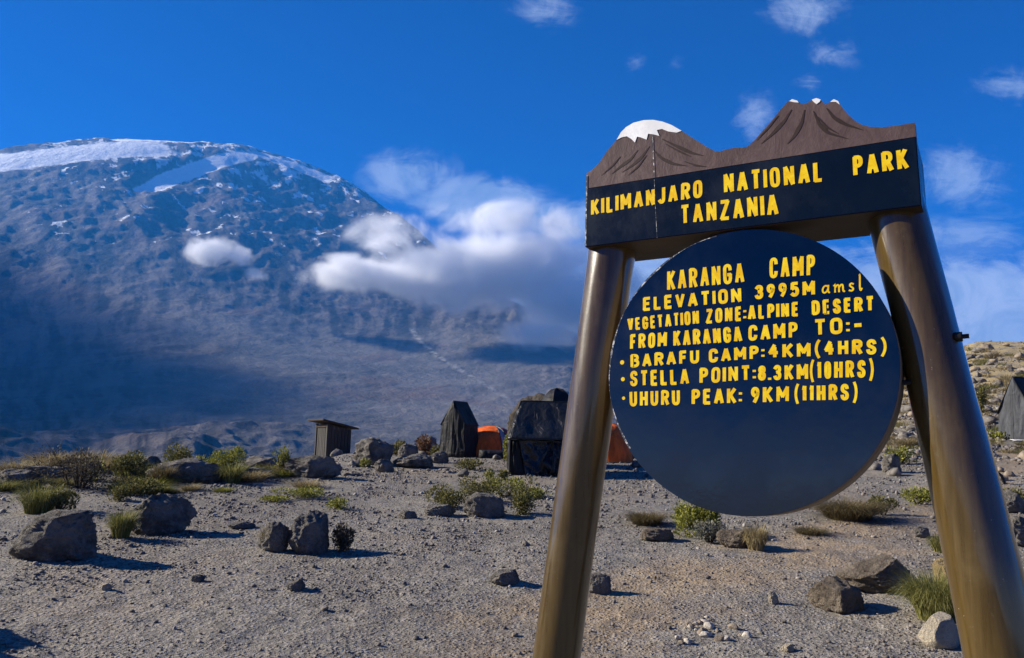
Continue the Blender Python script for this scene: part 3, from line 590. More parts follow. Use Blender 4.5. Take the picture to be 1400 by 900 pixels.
LN = [("KILIMANJARO", (808, 295), (960.4, 270), (808, 272.9), (960.4, 245.7), 0), ("NATIONAL", (990, 264.6), (1125.4, 248.6), (989, 237.9), (1124, 220.5), 0), ("PARK", (1166.8, 241.4), (1243.2, 231.4), (1165.7, 213.6), (1240, 202.9), 0), ("TANZANIA", (931, 306.8), (1064.6, 294), (930.7, 280.7), (1063, 264.6), 0),
      ("KARANGA", (911.8, 397.2), (1017.5, 386.3), (911.8, 370.1), (1016.5, 358.8), 1), ("CAMP", (1051.8, 381), (1114, 376.5), (1051.8, 353), (1114, 347.4), 1), ("ELEVATION", (878.8, 425.6), (1013.6, 413.2), (878.8, 406.5), (1012.8, 393), 1), ("3995M", (1031.9, 409.6), (1114, 403.4), (1031.9, 390.3), (1113.7, 382.6), 1),
      ("VEGETATION", (858.1, 452.1), (955.6, 443.2), (857.3, 435.4), (955, 424.1), 1), ("ZONE:", (964.6, 442.8), (1019, 438), (964.6, 422.5), (1019, 418), 1), ("ALPINE", (1022.5, 437.5), (1091.9, 432.6), (1022.5, 417), (1091.4, 412.7), 1), ("DESERT", (1110, 431), (1194.9, 425.2), (1109.3, 410.9), (1194.5, 404.3), 1),
      ("FROM", (861.1, 478.1), (911.2, 473.9), (861.1, 457.1), (911.7, 453.2), 1), ("KARANGA", (920.2, 473.9), (1014.8, 467.2), (920.2, 451.7), (1013, 445.9), 1), ("CAMP", (1022.9, 466.4), (1090.5, 462.3), (1022.9, 445), (1090.5, 440), 1), ("TO:-", (1113.2, 459.4), (1179.3, 454.4), (1113, 436.5), (1179, 432.6), 1),
      ("BARAFU", (861.9, 503), (955.7, 496.8), (861.6, 484.3), (955.7, 477.6), 1), ("CAMP:", (968.9, 496.3), (1044, 490.5), (968.9, 477.3), (1044, 471.5), 1), ("4KM", (1050.1, 490.1), (1108, 488.2), (1050, 470.3), (1108, 468), 1), ("(4HRS)", (1112.8, 486.7), (1213.4, 484.3), (1112.8, 466.4), (1213.4, 462.6), 1),
      ("STELLA", (861.1, 528.6), (942, 525.5), (861.1, 507.2), (941.2, 503.5), 1), ("POINT:", (956, 524.8), (1032.2, 520), (956.3, 503), (1032, 499), 1), ("8.3KM", (1036, 520.5), (1104.9, 519.3), (1036, 500.5), (1104.9, 496.3), 1), ("(10HRS)", (1106, 518.5), (1195.5, 516.2), (1106, 494.4), (1195.5, 492), 1),
      ("UHURU", (860.6, 556.3), (929.5, 553.8), (860.3, 534.9), (929.5, 532.5), 1), ("PEAK:", (945.4, 553.8), (1013.2, 551.7), (945.4, 532.5), (1013.2, 529.4), 1), ("9KM", (1026, 552), (1078.4, 549.6), (1026, 529), (1078.4, 527.4), 1), ("(11HRS)", (1085, 548.9), (1173.4, 547.3), (1085, 527), (1173.4, 524), 1)]
for L_ in LN: letter_line(*L_, sw=.0185 if L_[5] == 0 else .0158)
letter_line("amsl", (1122.8, 402.3), (1179, 397.7), (1122.8, 389.9), (1179, 384.5), 1, sw=.0075)
for X_, Y_, rr in ((850.2, 495.5, 3.4), (851.3, 518.5, 3.2), (852.2, 544.5, 2.6)):
    c = b_uv(X_, Y_); V, Fc = LV[1]; k0 = len(V); V += [tuple(bl(c[0] + rr / 300 * math.cos(a), c[1] + rr / 300 * math.sin(a), .003) - SIGN_O) for a in np.linspace(0, 2 * math.pi, 17)[:-1]]; Fc.append(tuple(range(k0, k0 + 16)))
for bd, par in ((0, hbo), (1, rbo)):
    V, Fc = LV[bd]; me = mesh_np("lettering", V, Fc); bm = bmesh.new(); bm.from_mesh(me); bm.normal_update()
    for f_ in bm.faces:
        if f_.normal.dot(Vector(NW)) > 0: f_.normal_flip()
    bm.to_mesh(me); bm.free(); sgn("lettering", me, M_YEL, par)

# log posts : swept along measured centre lines, in the plane of the sign
def log_tube(pts, rads, name, seg=40, sub=10, rough=.006, seed=1):
    P = np.array(pts, float); n_ = (len(P) - 1) * sub + 1; tt = np.linspace(0, len(P) - 1, n_)
    C = np.stack([np.interp(tt, range(len(P)), P[:, k]) for k in range(3)], 1); rd = np.interp(tt, range(len(P)), rads)
    for _ in range(12): C[1:-1] = (C[:-2] + 2 * C[1:-1] + C[2:]) / 4; rd[1:-1] = (rd[:-2] + 2 * rd[1:-1] + rd[2:]) / 4
    T = np.gradient(C, axis=0); T /= np.linalg.norm(T, axis=1)[:, None]; V = []
    for c, t_, r_ in zip(C, T, rd):
        a = np.cross(t_, [0, 1, 0]); a /= np.linalg.norm(a); b = np.cross(t_, a)
        ang = np.linspace(0, 2 * np.pi, seg, endpoint=False); nz = 1 + rough / .12 * fbm(np.cos(ang) * 1.3, np.sin(ang) * 1.3, np.full(seg, c[2] * 1.1), o=3, seed=seed)
        V.append(c + (np.cos(ang) * nz * r_)[:, None] * a + (np.sin(ang) * nz * r_)[:, None] * b)
    V = np.concatenate(V) - SIGN_O; i = np.arange(n_ - 1)[:, None]; j = np.arange(seg)[None]; j2 = (j + 1) % seg
    f = np.stack(np.broadcast_arrays(i * seg + j, i * seg + j2, (i + 1) * seg + j2, (i + 1) * seg + j), -1).reshape(-1, 4)
    faces = [tuple(q) for q in f.tolist()] + [tuple(range(seg)), tuple(range((n_ - 1) * seg, n_ * seg))]
    me = mesh_np(name, V, faces); bm = bmesh.new(); bm.from_mesh(me); bmesh.ops.recalc_face_normals(bm, faces=bm.faces); bm.to_mesh(me); bm.free(); smooth(me); return me
def post(cl, depth, name, seed):
    pts, rads = [], []
    for X_, Y_, wp in cl:
        u, v = b_uv(X_, Y_, depth); p = bl(u, v, depth); zc = (p - EYE) @ M[:, 2] if False else ((p - EYE) @ M)[2]
        pts.append(p); rads.append(wp * .972 / 2 * zc / F)
    d = (pts[0] - pts[1]); d /= np.linalg.norm(d); pts.insert(0, pts[0] + d * .12); rads.insert(0, rads[0])
    e = pts[-1] - pts[-2]; e /= np.linalg.norm(e); s = (pts[-1][2] + .35) / -e[2]; pts.append(pts[-1] + e * s); rads.append(rads[-1] * 1.02)
    return log_tube(pts, rads, name, seed=seed)
sgn("post", post([(838.5, 335, 67), (821, 460, 66), (798.5, 625, 65.5), (779, 762, 65.5), (760.5, 900, 66)], .17, "post", 4), M_POST)
sgn("post", post([(1226, 296, 78), (1263, 440, 79), (1288, 545, 84), (1307, 616, 89), (1328, 705, 92), (1347, 787, 96), (1371, 900, 98)], .17, "post", 9), M_POST)
# dark inner timber behind the thicker post
def dirpt(X_, Y_, off): u, v = b_uv(X_, Y_, off); return bl(u, v, off)
sgn("brace", log_tube([dirpt(1228, 322, .37), dirpt(1259, 470, .37), dirpt(1292, 620, .37), dirpt(1352, 905, .37), dirpt(1386, 1060, .37)], [.062] * 5, "brace", seg=24, seed=15), M_UNDER)
def rod(a, b, r_, name):
    return log_tube([a, (np.array(a) + b) / 2, b], [r_] * 3, name, seg=10, sub=2, rough=0)
bolt = sgn("bolt", rod(dirpt(1295, 462, .10), dirpt(1325, 459.5, .10), .010, "bolt"), M_IRON)
sgn("nut", rod(dirpt(1305, 461.2, .10), dirpt(1316, 460.3, .10), .021, "nut"), M_IRON, bolt)
sgn("bolt", rod(dirpt(1224, 523.5, .1), dirpt(1262, 522.5, .1), .012, "bolt"), M_IRON)
#@@OBJECTS@@
# ------------------------------------------------------------------ rocks
def ico(sub):
    bm = bmesh.new(); bmesh.ops.create_icosphere(bm, subdivisions=sub, radius=1); V = np.array([v.co[:] for v in bm.verts]); Fc = np.array([[v.index for v in f.verts] for f in bm.faces]); bm.free(); return V, Fc
ICO = {k: ico(k) for k in (1, 2, 3, 5, 6)}
def rock_verts(dims, seed, sub=5, cuts=9, rough=.16, peak=0.0, fine=.10, front=.52):
    rg = np.random.default_rng(seed); V = ICO[sub][0].copy(); o = rg.uniform(-50, 50, 3)
    rr = 1 + rough * 1.6 * fbm(V[:, 0] * 1.1 + o[0], V[:, 1] * 1.1 + o[1], V[:, 2] * 1.1 + o[2], o=3, seed=seed % 97)
    P = V * rr[:, None]
    for k in range(cuts):
        n = rg.normal(size=3); n[2] = abs(n[2]) * .9 - .1; n /= np.linalg.norm(n); d = rg.uniform(.56, .86)
        s = P @ n - d; P = P - np.where(s > 0, s * .92, 0)[:, None] * n
    if front:
        for n in ((.50, -.86, .10), (.95, -.25, .1)):
            n = np.array(n) / np.linalg.norm(n); s = P @ n - front * rg.uniform(1.0, 1.3); P = P - np.where(s > 0, s * .9, 0)[:, None] * n
    P = P / np.abs(P).max(0)
    if peak: P[:, 2] *= 1 - peak * np.clip(np.abs(P[:, 0] - rg.uniform(-.3, .3)), 0, 1)
    if fine:
        q = P * 2.6 + o; h = fbm(q[:, 0], q[:, 1], q[:, 2], o=6, g=.66, seed=seed % 89 + 3, ridged=True)
        P = P * (1 + fine * 1.5 * (h - .4))[:, None]
    return P * np.array(dims) / 2
def rock_mesh(name, dims, seed, sub=5, **k):
    me = mesh_np(name, rock_verts(dims, seed, sub, **k), ICO[sub][1], 3); smooth(me, True); return me
USED = []                              # footprints, so small stones keep clear of the large things
def boulder(X, Yb, wpx, hpx, label, m=None, seed=0, deep=.8, rz=0, name="boulder", cat="boulder", sink=.16, group=None, at=None, **k):
    (p, r) = hit(X, Yb) if at is None else (np.array([at[0], at[1], H1(*at)]), np.hypot(*at))
    w_, h_ = wpx * r / F, hpx * r / F; d_ = w_ * deep
    dv = p[:2] / np.hypot(*p[:2]); c = p[:2] + dv * d_ * .36
    me = rock_mesh(name, (w_ * .90, d_ * .9, h_ * (1 + sink) * .86), seed + 100, **k)
    o = link(name, me, m or M_ROCK); o.location = (c[0], c[1], H1(*c) + h_ * (.42 - sink / 2)); o.rotation_euler = (0, 0, rz)
    USED.append((c[0], c[1], w_ * .6)); return tag(o, label, cat, group)
boulder(75, 768, 102, 66, "large dark lava boulder at the left end of the gravel, tallest on its right", seed=3, rough=.14)
boulder(212, 733, 96, 62, "broad dark boulder with a ragged crest and grass at its left foot", seed=8, peak=.35)
boulder(424, 759, 64, 68, "tall rounded upright boulder standing alone on the gravel", seed=14, deep=.9, peak=.2, rough=.1)
boulder(374, 756, 42, 42, "small craggy rock touching the left side of the tall upright boulder", seed=21, rough=.2)
boulder(430, 655, 92, 38, "long dark boulder in front of the wooden hut", seed=26, peak=.3, deep=.6)
boulder(514, 636, 62, 42, "big dark rounded boulder between the wooden hut and the black toilet tent", seed=31)
boulder(665, 709, 70, 38, "knobbly grey boulder backed by green bushes in front of the large black tent", seed=36, rough=.2)
boulder(600, 706, 46, 20, "low dark jagged rock beside the knobbly grey boulder", seed=41, rough=.22)
boulder(558, 710, 34, 14, "flat dark stone lying near the low jagged rock", seed=45)
boulder(260, 661, 112, 34, "wide low bank of grey rock on the left crest", seed=50, deep=.6, peak=.2)
boulder(350, 640, 74, 26, "low stony rock outcrop on the crest to the left of the long dark boulder", seed=54, rough=.22)
boulder(350, 655, 70, 20, "low rubble rock below the crest with grass on it", seed=56, rough=.24)
boulder(50, 658, 150, 20, "dark shadowed earth bank at the far left of the crest", seed=58, deep=.5, peak=.2)
boulder(200, 648, 40, 26, "grey rock half hidden between the green crest bushes", seed=59)
boulder(568, 641, 66, 20, "low dark rock with a small green plant on top, left of the toilet tent", seed=63)
boulder(527, 646, 32, 22, "pale topped rock in front of the big rounded boulder", seed=66)
boulder(560, 628, 34, 26, "grey rock at the top of the rubble heap behind the toilet tent", seed=70, rough=.2)
boulder(588, 622, 30, 30, "rough rock beside the rusty bush on the rubble heap", seed=72, rough=.2)
boulder(600, 634, 36, 22, "pale broken rock against the left wall of the toilet tent", seed=73, rough=.2)
boulder(545, 618, 26, 20, "small rock at the left end of the rubble heap", seed=74, rough=.2)
boulder(748, 612, 116, 122, "tall brown lava outcrop rising behind the large black tent", seed=77, m=M_ROCKB, rough=.2, at=tuple((ray(746, 600) * 21.6)[:2]), deep=.8)
boulder(691, 801, 48, 24, "dark rock with a long shadow on the open gravel left of the sign", seed=81, rough=.2)
boulder(405, 809, 30, 16, "fist sized dark stone on the gravel below the tall upright boulder", seed=85)
boulder(822, 814, 46, 32, "grey rock just beside the thinner post, throwing a dark shadow", seed=88, rough=.22)
boulder(900, 741, 50, 22, "cracked grey rock left of the lime green shrub", seed=91, rough=.2, m=M_ROCKT)
boulder(1008, 750, 58, 32, "smooth tan rock next to the golden tussock below the round board", seed=95, m=M_ROCKT, rough=.1)
boulder(1150, 840, 82, 52, "pale tan pointed boulder on the dirt slope, with a dark shaded right side", seed=99, m=M_ROCKT, peak=.35, rough=.12)
boulder(1208, 812, 120, 46, "wide crumbling mound of rock and earth behind the pale tan boulder", seed=104, m=M_ROCKT, rough=.24, deep=.7)
boulder(1289, 887, 66, 48, "pale cut block of stone at the foot of the thicker post", seed=108, m=M_ROCKP, name="stone_block", cat="stone", cuts=16, rough=.03, fine=.008, rz=.5)
boulder(1300, 812, 42, 50, "ochre yellow stone standing beside the round green tussock", seed=111, m=M_ROCKY, rough=.1)
boulder(1384, 702, 46, 30, "cracked grey rock beside the thicker post near the right edge", seed=114, rough=.2)
boulder(1398, 748, 46, 40, "dark rubble rock low at the right edge beside the thicker post", seed=117, rough=.24)
boulder(1222, 648, 30, 30, "dark rock seen between the round board and the thicker post", seed=120, rough=.2)
boulder(1058, 827, 16, 18, "small upright pale stone alone on the dirt path", seed=124, m=M_ROCKP)
boulder(1078, 893, 22, 13, "small pale stone near the bottom edge below the round board", seed=126, m=M_ROCKP)
boulder(1262, 736, 26, 16, "dark stone on the path edge left of the thicker post", seed=127)
boulder(270, 797, 18, 11, "small black stone on the open gravel below the broad boulder", seed=131)
boulder(332, 724, 42, 10, "flat stone lying in the shadow of the broad dark boulder", seed=133)
boulder(145, 808, 15, 11, "small bright stone on the gravel below the large left boulder", seed=135, m=M_ROCKP)
boulder(25, 668, 56, 26, "grey tussocky rock at the left edge of the crest", seed=137)
boulder(475, 610, 22, 60, "", seed=139, at=(-6.9, 5.6), name="boulder", deep=1.0) if False else None
shadow_boulder = link("boulder", rock_mesh("boulder", (1.9, 1.7, 2.0), 400), M_ROCK); _t = hit(178, 899)[0]; shadow_boulder.location = (_t[0] + sv.x / math.hypot(sv.x, sv.y) * 3.1, _t[1] + sv.y / math.hypot(sv.x, sv.y) * 3.1 - .25, _t[2] + .12); tag(shadow_boulder, "unseen boulder added beyond the left edge to throw the bottom corner shadow", "boulder")  # out-of-frame boulder added only to cast the bottom-left shadow

# ------------------------------------------------------------------ plants
def tussock_mesh(name, rad, hgt, n, seed, wd=.007, spread=1.0, seg=4):
    rg = np.random.default_rng(seed); V, Fc = [], []
    a = rg.uniform(0, 2 * np.pi, n); q = np.sqrt(rg.uniform(0, 1, n)); b0 = np.stack([np.cos(a) * q * rad * .6, np.sin(a) * q * rad * .6, np.zeros(n)], 1)
    a2 = a + rg.normal(0, .5, n); ln = hgt * rg.uniform(.65, 1.15, n); out = spread * rad * (.45 + .85 * q) * rg.uniform(.5, 1.2, n)
    for k in range(n):
        dr = np.array([math.cos(a2[k]), math.sin(a2[k]), 0]); sd = np.array([-dr[1], dr[0], 0]); f_ = rg.uniform(-.6, .6); sd = sd * math.cos(f_) + dr * math.sin(f_)
        i0 = len(V); droop = rg.uniform(.25, .75)
        for s in range(seg + 1):
            t_ = s / seg; c = b0[k] + dr * out[k] * t_ ** 1.5 + np.array([0, 0, ln[k] * (t_ - droop * t_ ** 3)]); hw = wd * (1 - t_) ** .7 * .5 + .0004
            V.append(c - sd * hw); V.append(c + sd * hw)
        for s in range(seg): Fc.append((i0 + 2 * s, i0 + 2 * s + 1, i0 + 2 * s + 3, i0 + 2 * s + 2))
    return mesh_np(name, V, Fc, 4)
def shrub_mesh(rad, hgt, n, seed, leaf=.03, lobes=7, up=.5):
    """many small leaves in uneven clumps + woody stems"""
    rg = np.random.default_rng(seed); V, Fc = [], []; SV, SF = [], []
    L = [(np.array([rg.uniform(-.6, .6) * rad, rg.uniform(-.6, .6) * rad, rg.uniform(.25, .72) * hgt]), rg.uniform(.3, .55)) for _ in range(lobes)]
    for c, s in L:
        m_ = int(n / lobes)
        d = rg.normal(size=(m_, 3)); d /= np.linalg.norm(d, axis=1)[:, None]; rr = rg.uniform(.25, 1, m_) ** .6
        P = c + d * rr[:, None] * np.array([rad * s * 1.1, rad * s * 1.1, hgt * s * .85]); P[:, 2] = np.abs(P[:, 2])
        for p, dd in zip(P, d):
            ax = dd * .7 + np.array([0, 0, up]) + rg.normal(0, .35, 3); ax /= np.linalg.norm(ax); sd = np.cross(ax, rg.normal(size=3)); sd /= np.linalg.norm(sd); l_ = leaf * rg.uniform(.6, 1.4); w_ = l_ * .28
            nn = np.cross(ax, sd) * l_ * .12; k = len(V)
            V += [p, p + ax * l_ * .5 + sd * w_ + nn, p + ax * l_, p + ax * l_ * .5 - sd * w_ + nn]; Fc.append((k, k + 1, k + 2, k + 3))
        for q in range(5):
            e = c + rg.normal(0, .25, 3) * np.array([rad, rad, hgt]) * s * 1.6; e[2] = abs(e[2]); b = np.array([c[0] * .25, c[1] * .25, 0]); pr = None
            for t_ in (0, .35, .7, 1):
                x_ = b + (e - b) * t_ + np.array([0, 0, .1 * hgt * math.sin(t_ * 3)]); r_ = .006 * (1 - .7 * t_) * max(1, hgt / .4); ring = len(SV)
                for g_ in range(4): SV.append(x_ + np.array([math.cos(g_ * 1.571), math.sin(g_ * 1.571), 0]) * r_)
                if pr is not None:
                    for g_ in range(4): SF.append((pr + g_, pr + (g_ + 1) % 4, ring + (g_ + 1) % 4, ring + g_))
                pr = ring
    return mesh_np("foliage", V, Fc, 4), mesh_np("stem", SV, SF, 4)
def tussock(X, Yb, wpx, hpx, label, m, seed, n=320, group=None, wd=.008, spread=1.0, at=None):
    p, r = hit(X, Yb) if at is None else (np.array([at[0], at[1], H1(*at)]), np.hypot(*at)); rad = wpx * r / F / 2
    c = p[:2] * (1 + rad * .5 / r)
    o = link("grass_tussock", tussock_mesh("grass_tussock", rad, hpx * r / F * 1.25, int(n * 2.4), seed, wd * max(.8, r / 14), spread), m); o.location = (c[0], c[1], H1(*c) - .02); o.rotation_euler = (0, 0, seed)
    USED.append((c[0], c[1], rad * .5)); return tag(o, label, "grass tussock", group)
def shrub(X, Yb, wpx, hpx, label, m, seed, n=1500, leaf=.035, group=None, lobes=8, at=None, up=.5):
    p, r = hit(X, Yb) if at is None else (np.array([at[0], at[1], H1(*at)]), np.hypot(*at)); rad = wpx * r / F / 2
    c = p[:2] * (1 + rad * .6 / r); root = thing("shrub", label, "shrub", (c[0], c[1], H1(*c) - .01), seed * 1.3, group)
    a, b = shrub_mesh(rad, hpx * r / F, n, seed, leaf * max(1, r / 14), lobes, up); link("foliage", a, m, root); link("stem", b, M_STEM, root)
    USED.append((c[0], c[1], rad * .6)); return root
# on and below the left crest
tussock(22, 656, 46, 26, "pale grass tussock on the grey rock at the left edge", M_STRAW, 1)
tussock(64, 642, 50, 26, "straw coloured tussock on the crest nearest the left edge", M_STRAW, 2)
tussock(100, 640, 50, 28, "long pale grass tussock on the crest above the grey brown bush", M_STRAW, 3, n=380)
tussock(134, 640, 50, 30, "pale feathery tussock on the crest left of the tall green bush", M_STRAW, 4, n=380)
tussock(152, 645, 36, 22, "dry tussock low on the crest beside the tall green bush", M_STRAW, 5)
shrub(106, 671, 78, 50, "big grey brown thorny bush on the left crest", M_DRYB, 6, n=2600)
shrub(127, 660, 26, 30, "bright green leafy plant against the grey brown bush", M_LIME, 7, n=400, leaf=.05)
shrub(176, 660, 44, 40, "tall green bush with dry grass heads at the crest", M_OLIV, 8, n=1900)
tussock(176, 636, 34, 24, "yellow green grass crowning the tall green crest bush", M_TGRN, 9, n=300)
tussock(52, 703, 44, 40, "yellowish tussock clump above the large left boulder", M_TGRN, 10, n=420)
shrub(78, 702, 44, 32, "brown green low shrub behind the large left boulder", M_OLIV, 11, n=1300)
shrub(190, 679, 58, 22, "low olive cushion plant behind the broad boulder", M_OLIV, 12, n=1500)
shrub(163, 686, 26, 18, "small dark green cushion plant left of the broad boulder", M_OLIV, 13, n=700)
tussock(222, 664, 30, 30, "brown tussock standing up beside the wide rock bank", M_BROWN, 14, n=300)
shrub(244, 646, 48, 36, "round brown and green bush behind the wide rock bank", M_OLIV, 15, n=1900)
shrub(283, 634, 48, 18, "flat lime green bush on the crest skyline", M_LIME, 16, n=1300)
shrub(311, 650, 52, 40, "bushy yellow green shrub at the right end of the wide rock bank", M_LIME, 17, n=1700)
tussock(316, 662, 30, 30, "pale green tussock below the bushy yellow green shrub", M_TGRN, 18, n=260)
shrub(386, 652, 24, 40, "slim green plant climbing the left end of the long dark boulder", M_LIME, 19, n=600)
tussock(165, 737, 30, 40, "dry grass tussock at the left foot of the broad dark boulder", M_TGRN, 20, n=340)
tussock(368, 752, 24, 34, "thin dry tussock behind the small craggy rock", M_STRAW, 21, n=200)
shrub(467, 756, 32, 36, "bare dark bush in the shade of the tall upright boulder", M_DRYB, 22, n=900)
shrub(412, 684, 76, 14, "spreading mat of yellow green plants on the gravel", M_LIME, 23, n=1500, leaf=.03)
shrub(376, 688, 44, 8, "thin yellowish mat plant left of the spreading mat", M_LIME, 24, n=600, leaf=.03)
shrub(462, 697, 42, 14, "small yellow green mat plant to the right of the spreading mat", M_LIME, 25, n=700, leaf=.03)
shrub(500, 640, 20, 12, "tiny grass green plant on the pale topped rock", M_TGRN, 26, n=300, at=None)
shrub(618, 696, 66, 34, "olive bush to the left of the knobbly grey boulder", M_OLIV, 27, n=1900)
shrub(652, 690, 60, 34, "rust tinged bush behind the knobbly grey boulder", M_OLIV, 28, n=1700)
shrub(690, 682, 60, 30, "yellow topped bush spreading behind the knobbly grey boulder", M_LIME, 29, n=1500)
shrub(716, 706, 44, 46, "dark green bush leaning on the right side of the knobbly grey boulder", M_OLIV, 30, n=1700)
shrub(738, 684, 40, 16, "flat yellow plant behind the dark green bush", M_LIME, 31, n=700)
shrub(668, 656, 18, 14, "small pale green plant between the olive bush and the large black tent", M_TGRN, 32, n=400)
shrub(690, 656, 18, 12, "small olive plant at the left foot of the large black tent", M_OLIV, 33, n=400)
shrub(642, 643, 34, 14, "low green plant on stones in front of the toilet tent", M_OLIV, 34, n=700)
shrub(577, 612, 24, 26, "rusty red bush on the rubble heap", M_RUST, 35, n=900)
shrub(600, 610, 26, 16, "dark green bush on the rubble heap beside the rusty bush", M_OLIV, 36, n=800)
shrub(548, 606, 30, 20, "dark green bush behind the rubble heap", M_OLIV, 37, n=900)
tussock(493, 634, 16, 14, "small yellow tussock at the right foot of the wooden hut", M_STRAW, 38, n=140)
shrub(698, 592, 16, 40, "pale green shrub on the left flank of the brown outcrop", M_LIME, 39, n=700, at=tuple((ray(694, 600) * 23.6)[:2]))
CRT = [tussock_mesh("grass_tuft", .5, .55, 420, 500 + k, .016, 1.1, 3) for k in range(6)]
for k, v in enumerate(CRT): v.materials.append([M_STRAW, M_TGRN, M_BROWN, M_LIME, M_OLIV, M_LIME][k])
for k in range(44):
    X_ = random.uniform(0, 420); Y_ = random.uniform(644, 676); p, r = hit(X_, Y_); sz = random.uniform(24, 50) * r / F
    o = bpy.data.objects.new("grass_tuft", CRT[k % 6]); COL.objects.link(o); o.location = p - np.array([0, 0, .02]); o.scale = (sz, sz, sz * random.uniform(.7, 1.0)); o.rotation_euler = (0, 0, random.uniform(0, 6.28)); tag(o, "low yellow green tuft in the band along the left crest", "tuft", "low tufts along the left crest")
# around the foot of the sign and to the right
tussock(884, 719, 56, 22, "brown flattened tussock left of the lime green shrub", M_BROWN, 40, n=420)
shrub(958, 737, 70, 42, "large lime green shrub under the round board", M_LIME, 41, n=2600, leaf=.04)
shrub(970, 744, 44, 26, "silvery grey low bush in front of the lime green shrub", M_GREYB, 42, n=1200)
tussock(1034, 753, 30, 38, "golden upright tussock beside the smooth tan rock", M_STRAW, 43, n=380)
tussock(1160, 712, 84, 30, "broad brown swept tussock to the right under the round board", M_BROWN, 44, n=800)
shrub(1206, 706, 36, 24, "dark green bush right of the broad brown tussock", M_OLIV, 45, n=900)
tussock(1108, 732, 44, 12, "thin worn grass patch at the path edge", M_BROWN, 46, n=260)
shrub(1256, 691, 44, 20, "yellow green shrub beside the thicker post", M_LIME, 47, n=1100)
tussock(1280, 850, 62, 62, "round green tussock at the foot of the thicker post", M_TGRN, 48, n=1100, wd=.006)
tussock(1286, 756, 24, 26, "small yellow tussock half behind the thicker post", M_TGRN, 49, n=260)
shrub(1388, 696, 28, 24, "dark green plant between the cracked rocks at the right edge", M_OLIV, 50, n=700)
shrub(1232, 636, 36, 20, "bright green shrub between the round board and the thicker post", M_LIME, 51, n=900)
tussock(1240, 612, 30, 14, "pale tussock uphill between the round board and the thicker post", M_STRAW, 52, n=240)
shrub(1362, 602, 26, 10, "small yellow green plant at the left foot of the grey tent", M_LIME, 53, n=500)
shrub(1341, 566, 14, 32, "narrow dark upright bush on the slope left of the grey tent", M_OLIV, 54, n=900, lobes=5)

# ------------------------------------------------------------------ tents and hut
def _cloth(col, rough=.7, fold=.02, sheen=0.0):
    def f(t, b, o):
        p = obj3(t); n = t.noise(t.n('ShaderNodeMapping', {'Vector': p, 'Scale': (1, 1, .35)}).outputs[0], 5, 5, .6, .8)
        t.set(b.inputs['Base Color'], t.mix(t.rng(n, .35, .68), tuple(.7 * v for v in col), tuple(1.2 * v for v in col))); t.set(b.inputs['Roughness'], rough); b.inputs['Specular IOR Level'].default_value = .5 if rough < .5 else .2
        bump(t, b, t.m('ADD', n, t.m('MULTIPLY', t.noise(p, 2.2, 3, .5, .6), 1.2)), fold, .9)
    return f
M_BLACK = mat("black_canvas", _cloth((.012, .0125, .014), .6, .05)); M_TARP = mat("black_plastic_sheet", _cloth((.009, .011, .016), .2, .12)); M_ROOF = mat("black_tarp_roof", _cloth((.009, .009, .0095), .42, .05))
M_ORG = mat("orange_tent_cloth", _cloth((.72, .13, .018), .6, .04)); M_RED = mat("dark_red_tent_cloth", _cloth((.30, .035, .02), .6, .03)); M_GREYC = mat("grey_tent_cloth", _cloth((.34, .34, .37), .6, .03)); M_TGREY = mat("grey_canvas", _cloth((.062, .066, .074), .7, .05)); M_SHEET = mat("white_groundsheet", _cloth((.6, .6, .62), .6, .02))
def panel(corners, name, n=14, amp=.02, seed=0, thick=.012, sag=0.0):
    """quad of cloth subdivided and wrinkled, with thickness"""
    A, B, C, D_ = [np.array(c, float) for c in corners]; N = np.cross(B - A, D_ - A); N /= np.linalg.norm(N); V = []
    for side in (0, 1):
        for i in range(n + 1):
            for j in range(n + 1):
                u, v = j / n, i / n; p = (A * (1 - u) + B * u) * (1 - v) + (D_ * (1 - u) + C * u) * v; e = min(1, 6 * u, 6 * (1 - u), 6 * v, 6 * (1 - v))
                w_ = amp * e * float(noise3(np.array([u * 5 + seed]), np.array([v * 2.2 + u * 2]), seed=seed)[0]) * 2 - sag * math.sin(math.pi * u) * math.sin(math.pi * v); V.append(p + N * (w_ - side * thick))
    m_ = (n + 1) ** 2; Fc = []
    for i in range(n):
        for j in range(n):
            a = i * (n + 1) + j; Fc.append((a, a + 1, a + n + 2, a + n + 1)); Fc.append((m_ + a, m_ + a + n + 1, m_ + a + n + 2, m_ + a + 1))
    for k in range(n):
        for a, b in ((k, k + 1), (n * (n + 1) + k + 1, n * (n + 1) + k), ((k + 1) * (n + 1), k * (n + 1)), (k * (n + 1) + n, (k + 1) * (n + 1) + n)): Fc.append((b, a, m_ + a, m_ + b))
    me = mesh_np(name, V, Fc, 4); smooth(me, True); return me
def at_px(X, Y, r):  d = ray(X, Y) * r; return np.array([d[0], d[1], H1(d[0], d[1])])
def merge(*ms):
    bm = bmesh.new()
    for m_ in ms: bm.from_mesh(m_)
    return bm_mesh(bm, ms[0].name)
def bar_mesh(a, b, r_, name="pole", seg=8):
    a, b = Vector(a), Vector(b); bm = bmesh.new(); bmesh.ops.create_cone(bm, segments=seg, radius1=r_, radius2=r_, depth=(b - a).length, cap_ends=True); q = (b - a).to_track_quat('Z', 'Y').to_matrix().to_4x4(); q.translation = (a + b) / 2; bm.transform(q); return bm_mesh(bm, name)

